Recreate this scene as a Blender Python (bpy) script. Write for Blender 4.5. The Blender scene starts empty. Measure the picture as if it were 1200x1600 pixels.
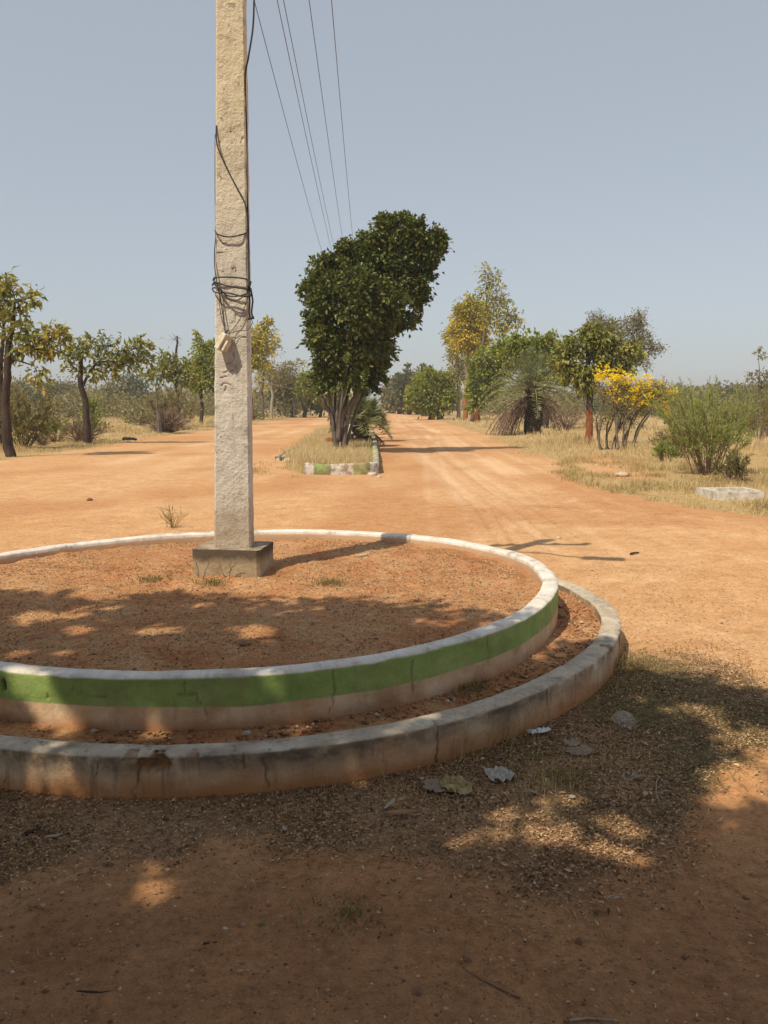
import bpy, math, random
import numpy as np
from mathutils import Vector, Euler
random.seed(7); rng = np.random.default_rng(11)
HAZE = 0.0008
scene = bpy.context.scene; COL = scene.collection
R = math.radians
# ------------------------------------------------------------------ camera, sky, sun, exposure
F, PITCH, CAMH = 1300.0, 0.128, 1.5            # focal length in photo pixels (1200x1600)
cam = bpy.data.cameras.new("camera"); camo = bpy.data.objects.new("camera", cam); COL.objects.link(camo)
cam.sensor_fit = 'VERTICAL'; cam.sensor_height = 36; cam.lens = 36 * F / 1600
cam.clip_start = 0.05; cam.clip_end = 5000
camo.location = (0, 0, CAMH); camo.rotation_euler = (math.pi / 2 - PITCH, 0, 0)
scene.camera = camo
scene.render.resolution_x = 768; scene.render.resolution_y = 1024
SUN_EL, SUN_AZ = R(54), R(220.8)
world = bpy.data.worlds.new("World"); scene.world = world; world.use_nodes = True
wt = world.node_tree; bg = wt.nodes['Background']
sky = wt.nodes.new('ShaderNodeTexSky'); sky.sky_type = 'NISHITA'; sky.sun_disc = False
sky.sun_elevation = SUN_EL; sky.sun_rotation = SUN_AZ
sky.air_density = 1.0; sky.dust_density = 1.5; sky.ozone_density = 1.3; sky.altitude = 0
hs = wt.nodes.new('ShaderNodeHueSaturation'); hs.inputs['Saturation'].default_value = 0.72
wt.links.new(sky.outputs[0], hs.inputs['Color'])
hz = wt.nodes.new('ShaderNodeMix'); hz.data_type = 'RGBA'; hz.inputs[0].default_value = 0.55      # even high dust haze
hz.inputs[7].default_value = (4.2, 4.5, 4.8, 1); wt.links.new(hs.outputs[0], hz.inputs[6]); wt.links.new(hz.outputs[2], bg.inputs['Color'])
bg.inputs['Strength'].default_value = 0.125
sun = bpy.data.lights.new("sun", 'SUN'); sun.energy = 4.5; sun.angle = R(0.53); sun.color = (1.0, 0.87, 0.66)
suno = bpy.data.objects.new("sun", sun); COL.objects.link(suno); suno.location = (-20, -20, 40)
SD = np.array([math.cos(SUN_EL) * math.sin(SUN_AZ), math.cos(SUN_EL) * math.cos(SUN_AZ), math.sin(SUN_EL)])   # towards the sun
suno.rotation_euler = Vector(SD).to_track_quat('Z', 'Y').to_euler()
scene.view_settings.view_transform = 'Standard'; scene.view_settings.look = 'None'
scene.view_settings.exposure = 0.0; scene.view_settings.gamma = 1.0
scene.cycles.max_bounces = 6; scene.cycles.transparent_max_bounces = 8
scene.cycles.diffuse_bounces = 3

# ------------------------------------------------------------------ helpers
def ray(px, py):
    u = (px - 600) / F; v = -(py - 800) / F; c, s = math.cos(PITCH), math.sin(PITCH)
    return np.array([u, c + v * s, -s + v * c])
def gp(px, py, h=0.0):                         # point on the horizontal plane at height h
    d = ray(px, py); t = (h - CAMH) / d[2]; return np.array([d[0] * t, d[1] * t, h])
def pp(px, py, Y):                             # point on the vertical plane at distance Y
    d = ray(px, py); t = Y / d[1]; return np.array([d[0] * t, Y, CAMH + d[2] * t])
def hash2(ix, iy, seed):
    h = (ix * 374761393 + iy * 668265263 + seed * 974634777) & 0x7fffffff
    h = ((h ^ (h >> 13)) * 1274126177) & 0x7fffffff
    return ((h ^ (h >> 16)) & 0xffff) / 65535.0
def vnoise(x, y, seed=0):
    x = np.asarray(x, float); y = np.asarray(y, float)
    ix = np.floor(x).astype(np.int64); iy = np.floor(y).astype(np.int64); fx = x - ix; fy = y - iy
    fx = fx * fx * (3 - 2 * fx); fy = fy * fy * (3 - 2 * fy)
    a = hash2(ix, iy, seed); b = hash2(ix + 1, iy, seed); c = hash2(ix, iy + 1, seed); d = hash2(ix + 1, iy + 1, seed)
    return (a * (1 - fx) + b * fx) * (1 - fy) + (c * (1 - fx) + d * fx) * fy
def fbm(x, y, seed=0, o=4):
    s = 0; a = .5; f = 1.0
    for k in range(o):
        s = s + a * vnoise(np.asarray(x) * f, np.asarray(y) * f, seed + k * 17); a *= .5; f *= 2.03
    return s                                     # about 0..1, mean .47
def smooth(a, b, x):
    t = np.clip((x - a) / (b - a), 0, 1); return t * t * (3 - 2 * t)

class MB:
    def __init__(s): s.V = []; s.A = []; s.n = 0; s.F = []
    def add(s, verts, faces, rnd=0.5, mi=0):
        verts = np.asarray(verts, float).reshape(-1, 3); faces = np.asarray(faces, int)
        s.V.append(verts); s.A.append(np.broadcast_to(np.asarray(rnd, float), (len(verts),)))
        s.F.append((faces + s.n, mi)); s.n += len(verts)
    def build(s, name, mats, parent=None, smooth_=False, attrs=None, loc=None):
        me = bpy.data.meshes.new(name)
        V = np.concatenate(s.V) if s.V else np.zeros((0, 3))
        if loc is not None: V = V - np.asarray(loc)
        me.vertices.add(len(V)); me.vertices.foreach_set('co', V.astype(np.float32).ravel())
        nl = sum(f.size for f, _ in s.F); npol = sum(len(f) for f, _ in s.F)
        me.loops.add(nl); me.polygons.add(npol)
        li = np.concatenate([f.ravel() for f, _ in s.F]); me.loops.foreach_set('vertex_index', li.astype(np.int32))
        tot = np.concatenate([np.full(len(f), f.shape[1]) for f, _ in s.F])
        st = np.concatenate([[0], np.cumsum(tot)[:-1]])
        me.polygons.foreach_set('loop_start', st.astype(np.int32)); me.polygons.foreach_set('loop_total', tot.astype(np.int32))
        mi = np.concatenate([np.full(len(f), m) for f, m in s.F]); me.polygons.foreach_set('material_index', mi.astype(np.int32))
        me.polygons.foreach_set('use_smooth', np.full(npol, smooth_))
        a = me.attributes.new('rnd', 'FLOAT', 'POINT'); a.data.foreach_set('value', np.concatenate(s.A).astype(np.float32))
        for k, v in (attrs or {}).items():
            a = me.attributes.new(k, 'FLOAT', 'POINT'); a.data.foreach_set('value', np.asarray(v, np.float32))
        me.update(calc_edges=True); me.validate()
        for m in (mats if isinstance(mats, (list, tuple)) else [mats]): me.materials.append(m)
        o = bpy.data.objects.new(name, me); COL.objects.link(o)
        if parent is not None: o.parent = parent
        elif loc is not None: o.location = loc
        return o
def tag(o, label=None, cat=None, group=None, kind=None):
    if label: o['label'] = label
    if cat: o['category'] = cat
    if group: o['group'] = group
    if kind: o['kind'] = kind
    return o
def empty(name, loc, label, cat, group=None):
    o = bpy.data.objects.new(name, None); COL.objects.link(o); o.location = loc; o.empty_display_size = .2
    return tag(o, label, cat, group)

def tube(mb, P, rad, sides=6, rnd=.5, cap=True, jit=0, mi=0):
    P = np.asarray(P, float); n = len(P); rad = np.broadcast_to(np.asarray(rad, float), (n,))
    T = np.gradient(P, axis=0); T /= np.maximum(np.linalg.norm(T, axis=1, keepdims=True), 1e-9)
    ref = np.eye(3)[int(np.argmin(np.abs(T).max(0)))]
    U = np.cross(T, ref); U /= np.maximum(np.linalg.norm(U, axis=1, keepdims=True), 1e-9); W = np.cross(T, U)
    a = np.arange(sides) * 2 * math.pi / sides
    r = rad[:, None] * (1 + (rng.uniform(-jit, jit, (n, sides)) if jit else 0))
    V = P[:, None, :] + r[..., None] * (np.cos(a)[None, :, None] * U[:, None, :] + np.sin(a)[None, :, None] * W[:, None, :])
    i = np.arange(n - 1)[:, None] * sides; j = np.arange(sides)[None, :]; j2 = (j + 1) % sides
    Fq = np.stack([i + j, i + j2, i + sides + j2, i + sides + j], -1).reshape(-1, 4)
    mb.add(V.reshape(-1, 3), Fq, rnd, mi)
    if cap and sides > 2:
        base = mb.n - n * sides
        mb.F.append((np.array([[base + k for k in range(sides)][::-1]]), mi)); mb.F.append((np.array([[base + (n - 1) * sides + k for k in range(sides)]]), mi))
def bez(a, b, c, n):
    t = np.linspace(0, 1, n)[:, None]; return (1 - t) ** 2 * a + 2 * t * (1 - t) * b + t * t * c
def unit(v): return v / np.maximum(np.linalg.norm(v, axis=-1, keepdims=True), 1e-9)
def leaves(mb, P, D, L, W, rnd, fold=.25, mi=0, curl=.0):
    """folded diamond leaves at points P, pointing along D"""
    n = len(P); D = unit(D); N = unit(rng.normal(size=(n, 3)) + np.array([0, 0, .8])); S = unit(np.cross(D, N)); N = np.cross(S, D)
    L = np.broadcast_to(L, (n,))[:, None] * rng.uniform(.7, 1.2, (n, 1)); W = np.broadcast_to(W, (n,))[:, None] * rng.uniform(.75, 1.2, (n, 1))
    mid = P + D * L * .45
    V = np.stack([P, mid + S * W * .5 + N * W * fold, P + D * L - N * L * curl, mid - S * W * .5 + N * W * fold, mid], 1)
    b = np.arange(n)[:, None] * 5
    Fq = np.concatenate([b + np.array([0, 4, 1]), b + np.array([4, 2, 1]), b + np.array([0, 3, 4]), b + np.array([3, 2, 4])]) if curl else \
        np.concatenate([b + np.array([0, 2, 1]), b + np.array([0, 3, 2])])
    if not curl:
        V = V[:, :4]; b = np.arange(n)[:, None] * 4
        Fq = np.concatenate([b + np.array([0, 2, 1]), b + np.array([0, 3, 2])])
    mb.add(V.reshape(-1, 3), Fq, np.repeat(rnd, V.shape[1]), mi)

# ------------------------------------------------------------------ materials
class NT:
    def __init__(s, name, rough=.9, spec=.2):
        s.m = bpy.data.materials.new(name); s.m.use_nodes = True; s.t = s.m.node_tree
        s.b = s.t.nodes['Principled BSDF']; s.b.inputs['Roughness'].default_value = rough
        s.b.inputs['Specular IOR Level'].default_value = spec
    def n(s, ty, **k):
        x = s.t.nodes.new(ty)
        for a, v in k.items():
            if a.startswith('i_'): x.inputs[a[2:]].default_value = v
            else: setattr(x, a, v)
        return x
    def l(s, a, b): s.t.links.new(a, b)
    def pos(s): return s.n('ShaderNodeNewGeometry').outputs['Position']
    def obj(s): return s.n('ShaderNodeTexCoord').outputs['Object']
    def attr(s, nm): return s.n('ShaderNodeAttribute', attribute_name=nm).outputs['Fac']
    def noise(s, vec, scale, detail=4, rough=.55, sc=None):
        if sc is not None:
            mp = s.n('ShaderNodeMapping'); mp.inputs['Scale'].default_value = sc; s.l(vec, mp.inputs[0]); vec = mp.outputs[0]
        x = s.n('ShaderNodeTexNoise'); x.inputs['Scale'].default_value = scale; x.inputs['Detail'].default_value = detail
        x.inputs['Roughness'].default_value = rough; s.l(vec, x.inputs['Vector']); return x.outputs['Fac']
    def ramp(s, fac, stops):
        r = s.n('ShaderNodeValToRGB'); e = r.color_ramp.elements
        while len(e) < len(stops): e.new(.5)
        for q, (p, c) in zip(e, stops):
            q.position = p; q.color = (c, c, c, 1) if isinstance(c, (int, float)) else (*c, 1)
        s.l(fac, r.inputs[0]); return r.outputs[0]
    def mix(s, fac, a, b, mode='MIX'):
        x = s.n('ShaderNodeMix', data_type='RGBA', blend_type=mode)
        for v, i in ((fac, 0), (a, 6), (b, 7)):
            if hasattr(v, 'links'): s.l(v, x.inputs[i])
            else: x.inputs[i].default_value = v if i == 0 else (*v, 1)
        return x.outputs[2]
    def math(s, op, a, b=0.0, c=None, clamp=False):
        x = s.n('ShaderNodeMath', operation=op, use_clamp=clamp)
        for v, i in ((a, 0), (b, 1), (c, 2)):
            if v is None: continue
            if hasattr(v, 'links'): s.l(v, x.inputs[i])
            else: x.inputs[i].default_value = v
        return x.outputs[0]
    def bump(s, h, dist=.01, strength=.6):
        x = s.n('ShaderNodeBump'); x.inputs['Distance'].default_value = dist; x.inputs['Strength'].default_value = strength
        s.l(h, x.inputs['Height']); s.l(x.outputs[0], s.b.inputs['Normal'])
    def col(s, c):
        if hasattr(c, 'links'): s.l(c, s.b.inputs['Base Color'])
        else: s.b.inputs['Base Color'].default_value = (*c, 1)
        return s

def leafmat(name, stops, trans=.3, rough=.55):
    t = NT(name, rough, .3); c = t.ramp(t.attr('rnd'), stops); t.col(c)
    tr = t.n('ShaderNodeBsdfTranslucent'); t.l(t.mix(1.0, c, (1.25, 1.2, .6), 'MULTIPLY'), tr.inputs[0])
    mx = t.n('ShaderNodeMixShader'); mx.inputs[0].default_value = trans
    t.l(t.b.outputs[0], mx.inputs[1]); t.l(tr.outputs[0], mx.inputs[2]); t.l(mx.outputs[0], t.t.nodes['Material Output'].inputs[0])
    return t.m
M = {}
M['leaf_big'] = leafmat('dark_waxy_leaf', [(0, (.030, .045, .012)), (.45, (.070, .095, .022)), (.8, (.15, .18, .040)), (1, (.27, .26, .07))], .18, .40)
M['leaf_teak'] = leafmat('broad_yellowing_leaf', [(0, (.09, .115, .03)), (.45, (.21, .23, .055)), (.78, (.38, .35, .08)), (.95, (.48, .38, .07)), (1, (.46, .30, .08))])
M['leaf_green'] = leafmat('fresh_green_leaf', [(0, (.09, .12, .02)), (.5, (.22, .27, .04)), (1, (.42, .42, .08))])
M['leaf_olive'] = leafmat('dusty_olive_leaf', [(0, (.10, .095, .045)), (.5, (.22, .20, .09)), (1, (.36, .31, .16))])
M['leaf_dark'] = leafmat('dull_dark_leaf', [(0, (.055, .065, .026)), (.6, (.12, .13, .048)), (1, (.21, .21, .08))])
M['leaf_yellow'] = leafmat('yellow_leaf', [(0, (.16, .18, .03)), (.4, (.42, .37, .04)), (.8, (.62, .50, .05)), (1, (.7, .55, .12))], .35)
M['leaf_pale'] = leafmat('pale_yellow_green_leaf', [(0, (.20, .20, .06)), (.5, (.40, .36, .12)), (1, (.55, .47, .18))], .35)
M['leaf_willow'] = leafmat('narrow_bright_leaf', [(0, (.11, .16, .04)), (.5, (.24, .30, .08)), (1, (.40, .42, .15))], .35)
M['flower'] = leafmat('yellow_petal', [(0, (.85, .62, .02)), (1, (.95, .82, .05))], .4)
M['palm'] = leafmat('grey_green_palm_leaflet', [(0, (.13, .16, .07)), (.5, (.27, .28, .13)), (.8, (.50, .42, .23)), (1, (.46, .31, .17))], .2)
M['palm_dead'] = leafmat('dry_palm_leaflet', [(0, (.10, .06, .04)), (.6, (.20, .13, .09)), (1, (.33, .24, .17))], .1, .8)
M['straw'] = leafmat('dry_straw_grass', [(0, (.38, .28, .15)), (.5, (.62, .49, .29)), (1, (.80, .69, .47))], .3, .7)
M['straw_dull'] = leafmat('dull_dry_grass', [(0, (.20, .15, .07)), (.5, (.40, .31, .15)), (.9, (.58, .45, .23)), (1, (.22, .25, .08))], .25, .8)
M['green_grass'] = leafmat('olive_grass', [(0, (.09, .10, .035)), (.5, (.20, .18, .075)), (.8, (.42, .33, .16)), (1, (.14, .20, .05))], .3, .7)
M['twig'] = leafmat('dry_brown_twig', [(0, (.09, .055, .035)), (.6, (.20, .13, .09)), (1, (.33, .24, .17))], .0, .9)
def bark(name, a, b, c=None, zc=None):
    t = NT(name, .95, .1); p = t.pos(); nz = t.noise(p, 14, 5, .6, (1, 1, .25)); cc = t.ramp(nz, [(.3, a), (.7, b)])
    if c:
        sp = t.n('ShaderNodeSeparateXYZ'); t.l(p, sp.inputs[0]); h = t.math('ADD', sp.outputs[2], t.math('MULTIPLY', t.noise(p, 3), .5))
        cc = t.mix(t.ramp(t.math('MULTIPLY', h, 1 / (2 * zc)), [(.55, 0), (.60, 1)]), t.mix(nz, c, tuple(v * .55 for v in c)), cc)
    t.col(cc); t.bump(nz, .02, .8); return t.m
M['bark_dark'] = bark('dark_bark', (.035, .026, .022), (.09, .065, .05))
M['bark_grey'] = bark('grey_bark', (.075, .06, .05), (.21, .17, .145))
M['bark_pale'] = bark('pale_bark', (.25, .20, .16), (.42, .35, .28))
M['bark_red'] = bark('bark_under_red_termite_mud', (.05, .035, .03), (.14, .10, .08), (.30, .10, .045), 1.35)
M['bark_red_pale'] = bark('pale_bark_under_red_mud', (.16, .12, .09), (.32, .25, .18), (.42, .16, .07), 2.2)

# ground
def soil_mat(name, mode):
    t = NT(name, .95, .08); p = t.pos()
    big = t.noise(p, .35, 5, .6); mid = t.noise(p, 2.6, 6, .6); fine = t.noise(p, 30, 5, .65); grit = t.noise(p, 140, 3, .6)
    vo = t.n('ShaderNodeTexVoronoi'); vo.inputs['Scale'].default_value = 34; t.l(p, vo.inputs['Vector'])
    peb = t.ramp(vo.outputs['Distance'], [(.10, 1), (.20, 0)])
    if mode == 'road':
        c = t.ramp(mid, [(.25, (.46, .26, .125)), (.5, (.57, .345, .18)), (.75, (.66, .43, .24))])
        c = t.mix(t.ramp(big, [(.35, 0), (.7, .55)]), c, (.50, .25, .105))
        tr = t.attr('track'); c = t.mix(t.math('MULTIPLY', tr, .8, clamp=True), c, (.68, .46, .28))
        dk = t.attr('churn'); c = t.mix(t.math('MULTIPLY', dk, t.ramp(mid, [(.35, .25), (.65, 1)]), clamp=True), c, (.42, .20, .085))
        g = t.attr('grassy'); gm = t.ramp(t.math('ADD', g, t.math('MULTIPLY_ADD', t.noise(p, 1.3, 6, .7), 1.1, -.55)), [(.38, 0), (.62, 1)])
        gc = t.ramp(t.noise(p, 9, 6, .75), [(.3, (.22, .15, .07)), (.5, (.42, .29, .135)), (.72, (.56, .42, .21))])
        c = t.mix(gm, c, gc)
        lt = t.attr('litter'); lm = t.ramp(t.math('ADD', lt, t.math('MULTIPLY_ADD', t.noise(p, 7, 6, .7), 1.0, -.5)), [(.35, 0), (.6, 1)])
        lc = t.ramp(t.noise(p, 46, 5, .8), [(.3, (.14, .085, .05)), (.5, (.30, .19, .11)), (.7, (.50, .34, .20))])
        c = t.mix(t.math('MULTIPLY', lm, .85), c, lc)
        sh = t.attr('dark_soil_shade'); c = t.mix(t.math('MULTIPLY', sh, t.ramp(t.noise(p, 1.7, 5, .6), [(.3, .45), (.7, 1)])), c, (.27, .13, .062))  # soil's own redder tone, with foreground shade mixed into the colour
    else:
        c = t.ramp(mid, [(.25, (.32, .13, .055)), (.5, (.45, .21, .095)), (.75, (.56, .31, .16))])
        dry = t.ramp(t.noise(p, 5, 6, .75), [(.46, 0), (.64, .6)])
        c = t.mix(dry, c, t.ramp(grit, [(.3, (.36, .22, .11)), (.7, (.62, .44, .24))]))
    c = t.mix(t.math('MULTIPLY', peb, .35), c, t.ramp(vo.outputs['Color'], [(.3, (.30, .13, .06)), (.8, (.58, .37, .23))]))
    c = t.mix(.75, c, t.ramp(t.math('MULTIPLY_ADD', grit, .5, t.math('MULTIPLY', fine, .5)), [(.32, (.50, .48, .46)), (.5, (1, 1, 1)), (.68, (1.35, 1.35, 1.35))]), 'MULTIPLY')
    c = t.mix(.6, c, t.ramp(t.noise(p, 7.5, 6, .7), [(.3, (.72, .68, .64)), (.5, (1, 1, 1)), (.7, (1.18, 1.18, 1.2))]), 'MULTIPLY')
    t.col(c)
    h = t.math('ADD', t.math('MULTIPLY', fine, 1.0), t.math('MULTIPLY', grit, .35)); h = t.math('ADD', h, t.math('MULTIPLY', peb, .35))
    t.bump(h, .012 if mode == 'road' else .02, .8); return t.m
M['road'] = soil_mat('orange_dirt', 'road'); M['bed'] = soil_mat('red_garden_soil', 'bed')

# ------------------------------------------------------------------ ring geometry
CX, CY = -.95, 5.48
RI = [2.1273, -0.0453, -0.0171, 0.0499, 0.0544, -0.0279, 0.0149, 0.0037, 0.0147]
RO = [2.4137, -0.0003, -0.0415, 0.0151, -0.0093, 0.0159, 0.0006, 0.0242, 0.0147]
def harm(c, th):
    r = np.full_like(np.asarray(th, float), c[0])
    for k in range(1, 5): r = r + c[2 * k - 1] * np.cos(k * th) + c[2 * k] * np.sin(k * th)
    return r
HI, HO, ZBED, ZGAP = .369, .178, .30, .135

# zones of the ground
RV = np.array([(-5, 9), (9, 6.0), (10.6, 5.6), (11.3, 4.9), (12.7, 4.1), (15, 3.7), (18, 3.9), (22, 4.3), (31, 4.6), (40, 4.9), (70, 5.1), (400, 5.5)])
def median_edges(Y):                            # left, right x of the planted median
    return np.interp(Y, [18, 19, 23, 50, 100], [-1.75, -2.05, -2.9, -4.0, -5.0]), np.interp(Y, [18, 50, 100], [-.2, -.72, -1.4])
def zones(X, Y):
    wob = (fbm(X * .8, Y * .5, 3) - .47) * 1.2
    g = smooth(-.25, .5, X - np.interp(Y, RV[:, 0], RV[:, 1]) + wob)
    g = g * (1 - .95 * np.exp(-((X - 5.2) / .9) ** 2 - ((Y - 18.6) / 2.6) ** 2))
    g = g * (1 - .85 * np.exp(-((X - 6.0) / 1.0) ** 2 - ((Y - 23) / 3) ** 2))
    gl = smooth(-.3, .8, -10.3 - X + wob) * smooth(-.4, .8, Y - 21.5 + wob)
    far = smooth(95, 125, Y) * smooth(0, 8, np.abs(X + 1) - 5)
    ml, mr = median_edges(Y)
    gm = smooth(-.25, .2, X - ml + wob * .4) * smooth(-.05, .05, mr - X) * smooth(17.9, 18.1, Y) * .9
    fl = .35 * np.exp(-((X + 2.6) / .7) ** 2 - ((Y - 19.5) / 2.2) ** 2)
    back = smooth(4, 6, -Y)
    return np.clip(np.maximum.reduce([g * (Y > 9), gl, far, gm, fl, back]), 0, 1)
def ringd(X, Y): 
    dx, dy = X - CX, Y - CY; return np.hypot(dx, dy) - harm(RO, np.arctan2(dy, dx))
def litterz(X, Y):
    d = ringd(X, Y); w = (fbm(X * 1.3, Y * 1.3, 9) - .47)
    lim = np.interp(X, [-3, -1.5, -.6, 0, .5, 1.2, 2.4, 3.2], [.50, .52, .40, .52, .60, .82, .70, .3])
    return smooth(.22, -.18, d - lim + w * 1.5) * smooth(-.2, -.02, d) * smooth(5.3, 4.3, Y) * smooth(3.6, 2.6, X)
def grid(xs, ys):
    X, Y = np.meshgrid(xs, ys); nx, ny = len(xs), len(ys)
    i = (np.arange(ny - 1)[:, None] * nx + np.arange(nx - 1)[None, :])
    return X, Y, np.stack([i, i + 1, i + nx + 1, i + nx], -1).reshape(-1, 4)
def gheight(X, Y):
    near = smooth(60, 15, np.hypot(X, Y))
    z = (fbm(X * .9, Y * .9, 31) - .47) * .06 + (fbm(X * 6, Y * 6, 33) - .47) * .016 * near
    z -= .02 * np.exp(-((X - 1.35 - .1 * np.sin(Y * .2)) / .22) ** 2) * smooth(9, 12, Y) + .02 * np.exp(-((X - 2.75 - .1 * np.sin(Y * .2)) / .22) ** 2) * smooth(9, 12, Y)
    z += litterz(X, Y) * (fbm(X * 20, Y * 20, 35, 2) - .4) * .012
    d = ringd(X, Y); k = smooth(.0, .8, d); z = z * (.25 + .75 * k)
    return z * smooth(200, 60, np.hypot(X, Y))
g1 = np.concatenate([np.arange(-4.2, 5.0, .05)]); e = 5 * 1.09 ** np.arange(1, 72); e2 = 4.2 * 1.09 ** np.arange(1, 74)
xs = np.concatenate([-e2[::-1], g1, e]); ys1 = np.arange(-1.0, 13, .06); ys = np.concatenate([-1.0 - .5 * 1.35 ** np.arange(0, 24)[::-1], ys1, 13 * 1.035 ** np.arange(1, 150)])
X, Y, Fq = grid(xs, ys)
mb = MB(); Z = gheight(X, Y); mb.add(np.stack([X, Y, Z], -1), Fq)
gr = zones(X, Y); lt = litterz(X, Y)
wv = .15 * np.sin(Y * .17)
track = sum(np.exp(-((X - c - wv) / w) ** 2) for c, w in ((1.3, .28), (2.8, .32), (2.05, .18))) * smooth(9, 14, Y) + \
    sum(np.exp(-((X - c - wv) / .3) ** 2) for c in (-5.2, -6.8)) * smooth(13, 20, Y)
track += sum(np.exp(-(((X * .45 + Y * .89) - c) / .25) ** 2) for c in (10.2, 11.6)) * smooth(2, 4, X) * .6
for c0, k1, k2 in ((.55, .03, .0006), (1.05, .025, .0007), (1.75, .02, -.0004), (2.4, .02, .0003), (3.1, -.01, .0005), (3.5, .012, 0)):
    xx = c0 + k1 * (Y - 8) + k2 * (Y - 8) ** 2; track = track + .6 * np.exp(-((X - xx) / .07) ** 2) * smooth(7, 9, Y) * smooth(60, 40, Y)
track = track * (.1 + 1.3 * fbm(X * .6, Y * .25, 51)); churn = smooth(.46, .62, fbm(X * .55, Y * .35 + 5, 61)) * .85 + .5 * np.exp(-((X + .2) / 1.0) ** 2) * smooth(17, 20, Y) * smooth(40, 25, Y)
dark_soil_shade = smooth(3.0, 2.2, Y + .25 * (fbm(X, Y, 71) - .5)) * smooth(-2, 0, Y) * .9  # near ground mask: darker trampled soil, also painted darker as shade
ground = mb.build('ground', M['road'], attrs={'grassy': gr.ravel(), 'litter': lt.ravel(), 'track': np.clip(track, 0, 1).ravel(), 'churn': np.clip(churn, 0, 1).ravel(), 'dark_soil_shade': dark_soil_shade.ravel()}, smooth_=True)
tag(ground, kind='structure')

# soil inside the rings
def polar(name, r0f, r1f, nr, nt, z, amp, seed):
    th = np.linspace(0, 2 * math.pi, nt + 1)[:-1]; k = np.linspace(0, 1, nr)[:, None]
    r = r0f(th)[None] * (1 - k) + r1f(th)[None] * k
    X = CX + r * np.cos(th); Y = CY + r * np.sin(th)
    Z = z + (fbm(X * 1.5, Y * 1.5, seed) - .47) * amp + (fbm(X * 11, Y * 11, seed + 5) - .47) * amp * .45
    i = np.arange(nr - 1)[:, None] * nt; j = np.arange(nt)[None, :]; j2 = (j + 1) % nt
    m = MB(); m.add(np.stack([X, Y, Z], -1), np.stack([i + j, i + nt + j, i + nt + j2, i + j2], -1).reshape(-1, 4)); 
    return tag(m.build(name, M['bed'], smooth_=True), kind='structure')
polar('bed_soil', lambda t: harm(RI, t) * 0 + .001, lambda t: harm(RI, t) - .06, 90, 420, ZBED, .06, 81)
polar('trench_soil', lambda t: harm(RI, t) - .06, lambda t: harm(RO, t) - .05, 12, 700, ZGAP, .05, 91)

# ------------------------------------------------------------------ ring walls
def seg_dist(S, Zc, pts):
    d = np.full(S.shape, 9.)
    for a, b in zip(pts[:-1], pts[1:]):
        ax, az = a; bx, bz = b; L2 = (bx - ax) ** 2 + (bz - az) ** 2
        t = np.clip(((S - ax) * (bx - ax) + (Zc - az) * (bz - az)) / L2, 0, 1)
        d = np.minimum(d, np.hypot(S - ax - t * (bx - ax), Zc - az - t * (bz - az)))
    return d
def ring_wall(name, hc, H, zb, thick, mat, cracks, chips, seed, label):
    nt = 2600; th = np.linspace(0, 2 * math.pi, nt + 1)[:-1]; ro = harm(hc, th)
    # profile: (outward offset from the outer face, z), outside bottom -> over the top -> inside bottom
    nz = 26; zz = np.linspace(zb, H - .012, nz); b = .012
    prof = [(0, z) for z in zz] + [(-.3 * b, H - .4 * b), (-b, H - .002)] + [(-x, H + .002) for x in np.linspace(.02, thick - .02, 7)] + [(-thick + b, H - .002), (-thick + .3 * b, H - .4 * b)] + [(-thick, z) for z in np.linspace(H - .012, zb, 7)]
    off = np.array([p[0] for p in prof])[:, None]; z = np.array([p[1] for p in prof])[:, None] + 0 * th[None]
    r = ro[None] + off
    S = (ro * th)[None] + 0 * z                    # metres along the wall
    TH = th[None] + 0 * z
    px, py = r * np.cos(TH), r * np.sin(TH)
    r = r + (fbm(px * 2.2 + 7, py * 2.2 + z * 3, seed) - .47) * .028 + (fbm(S * 9, z * 9 + off * 20, seed + 3) - .47) * .006
    top = smooth(H - .03, H, z)
    z = z + top * ((fbm(S * 1.6, z * 0, seed + 9) - .47) * .016 + (fbm(S * 14, off * 30, seed + 11, 2) - .37) * .007)
    outer = (off > -thick * .5); inface = 1.0 * (off < -thick * .86) + 0 * z
    crack = np.zeros_like(r)
    for ang, pts in cracks:                        # pts (arc offset m, z) around angle
        s0 = math.radians(ang % 360) * float(harm(hc, np.array([math.radians(ang)]))[0])
        d = seg_dist(S + (fbm(S * 30, z * 30, 5) - .47) * .03, z, [(s0 + a, c) for a, c in pts])
        crack = np.maximum(crack, smooth(.0055, .0015, d) * (.4 + .6 * (fbm(S * 12, z * 12, 77) > .42)) * outer)
    chip = np.zeros_like(r)
    for ang, zc, w, h, dep in chips:
        s0 = math.radians(ang % 360) * float(harm(hc, np.array([math.radians(ang)]))[0])
        q = np.hypot((S - s0) / w, (z - zc) / h) + (fbm(S * 22, z * 22, 13) - .47) * .9
        k = smooth(1.0, .75, q) * (off > -.05); chip = np.maximum(chip, k * dep / .02)
        r = r - k * dep * (1 + .5 * (fbm(S * 45, z * 45, 3) - .4)); z = z - k * top * dep * .5
    r = r - crack * .004
    m = MB(); n = len(prof); i = np.arange(n - 1)[:, None] * nt; j = np.arange(nt)[None, :]; j2 = (j + 1) % nt
    V = np.stack([r * np.cos(TH), r * np.sin(TH), z], -1)
    m.add(V, np.stack([i + j, i + j2, i + nt + j2, i + nt + j], -1).reshape(-1, 4))
    o = m.build(name, mat, smooth_=True, attrs={'crack': crack.ravel(), 'chip': np.clip(chip, 0, 1).ravel(), 'arc': S.ravel(), 'hz': (np.array([p[1] for p in prof])[:, None] + 0 * S).ravel(), 'inface': inface.ravel()})
    o.location = (CX, CY, 0); return tag(o, label, 'wall')
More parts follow.
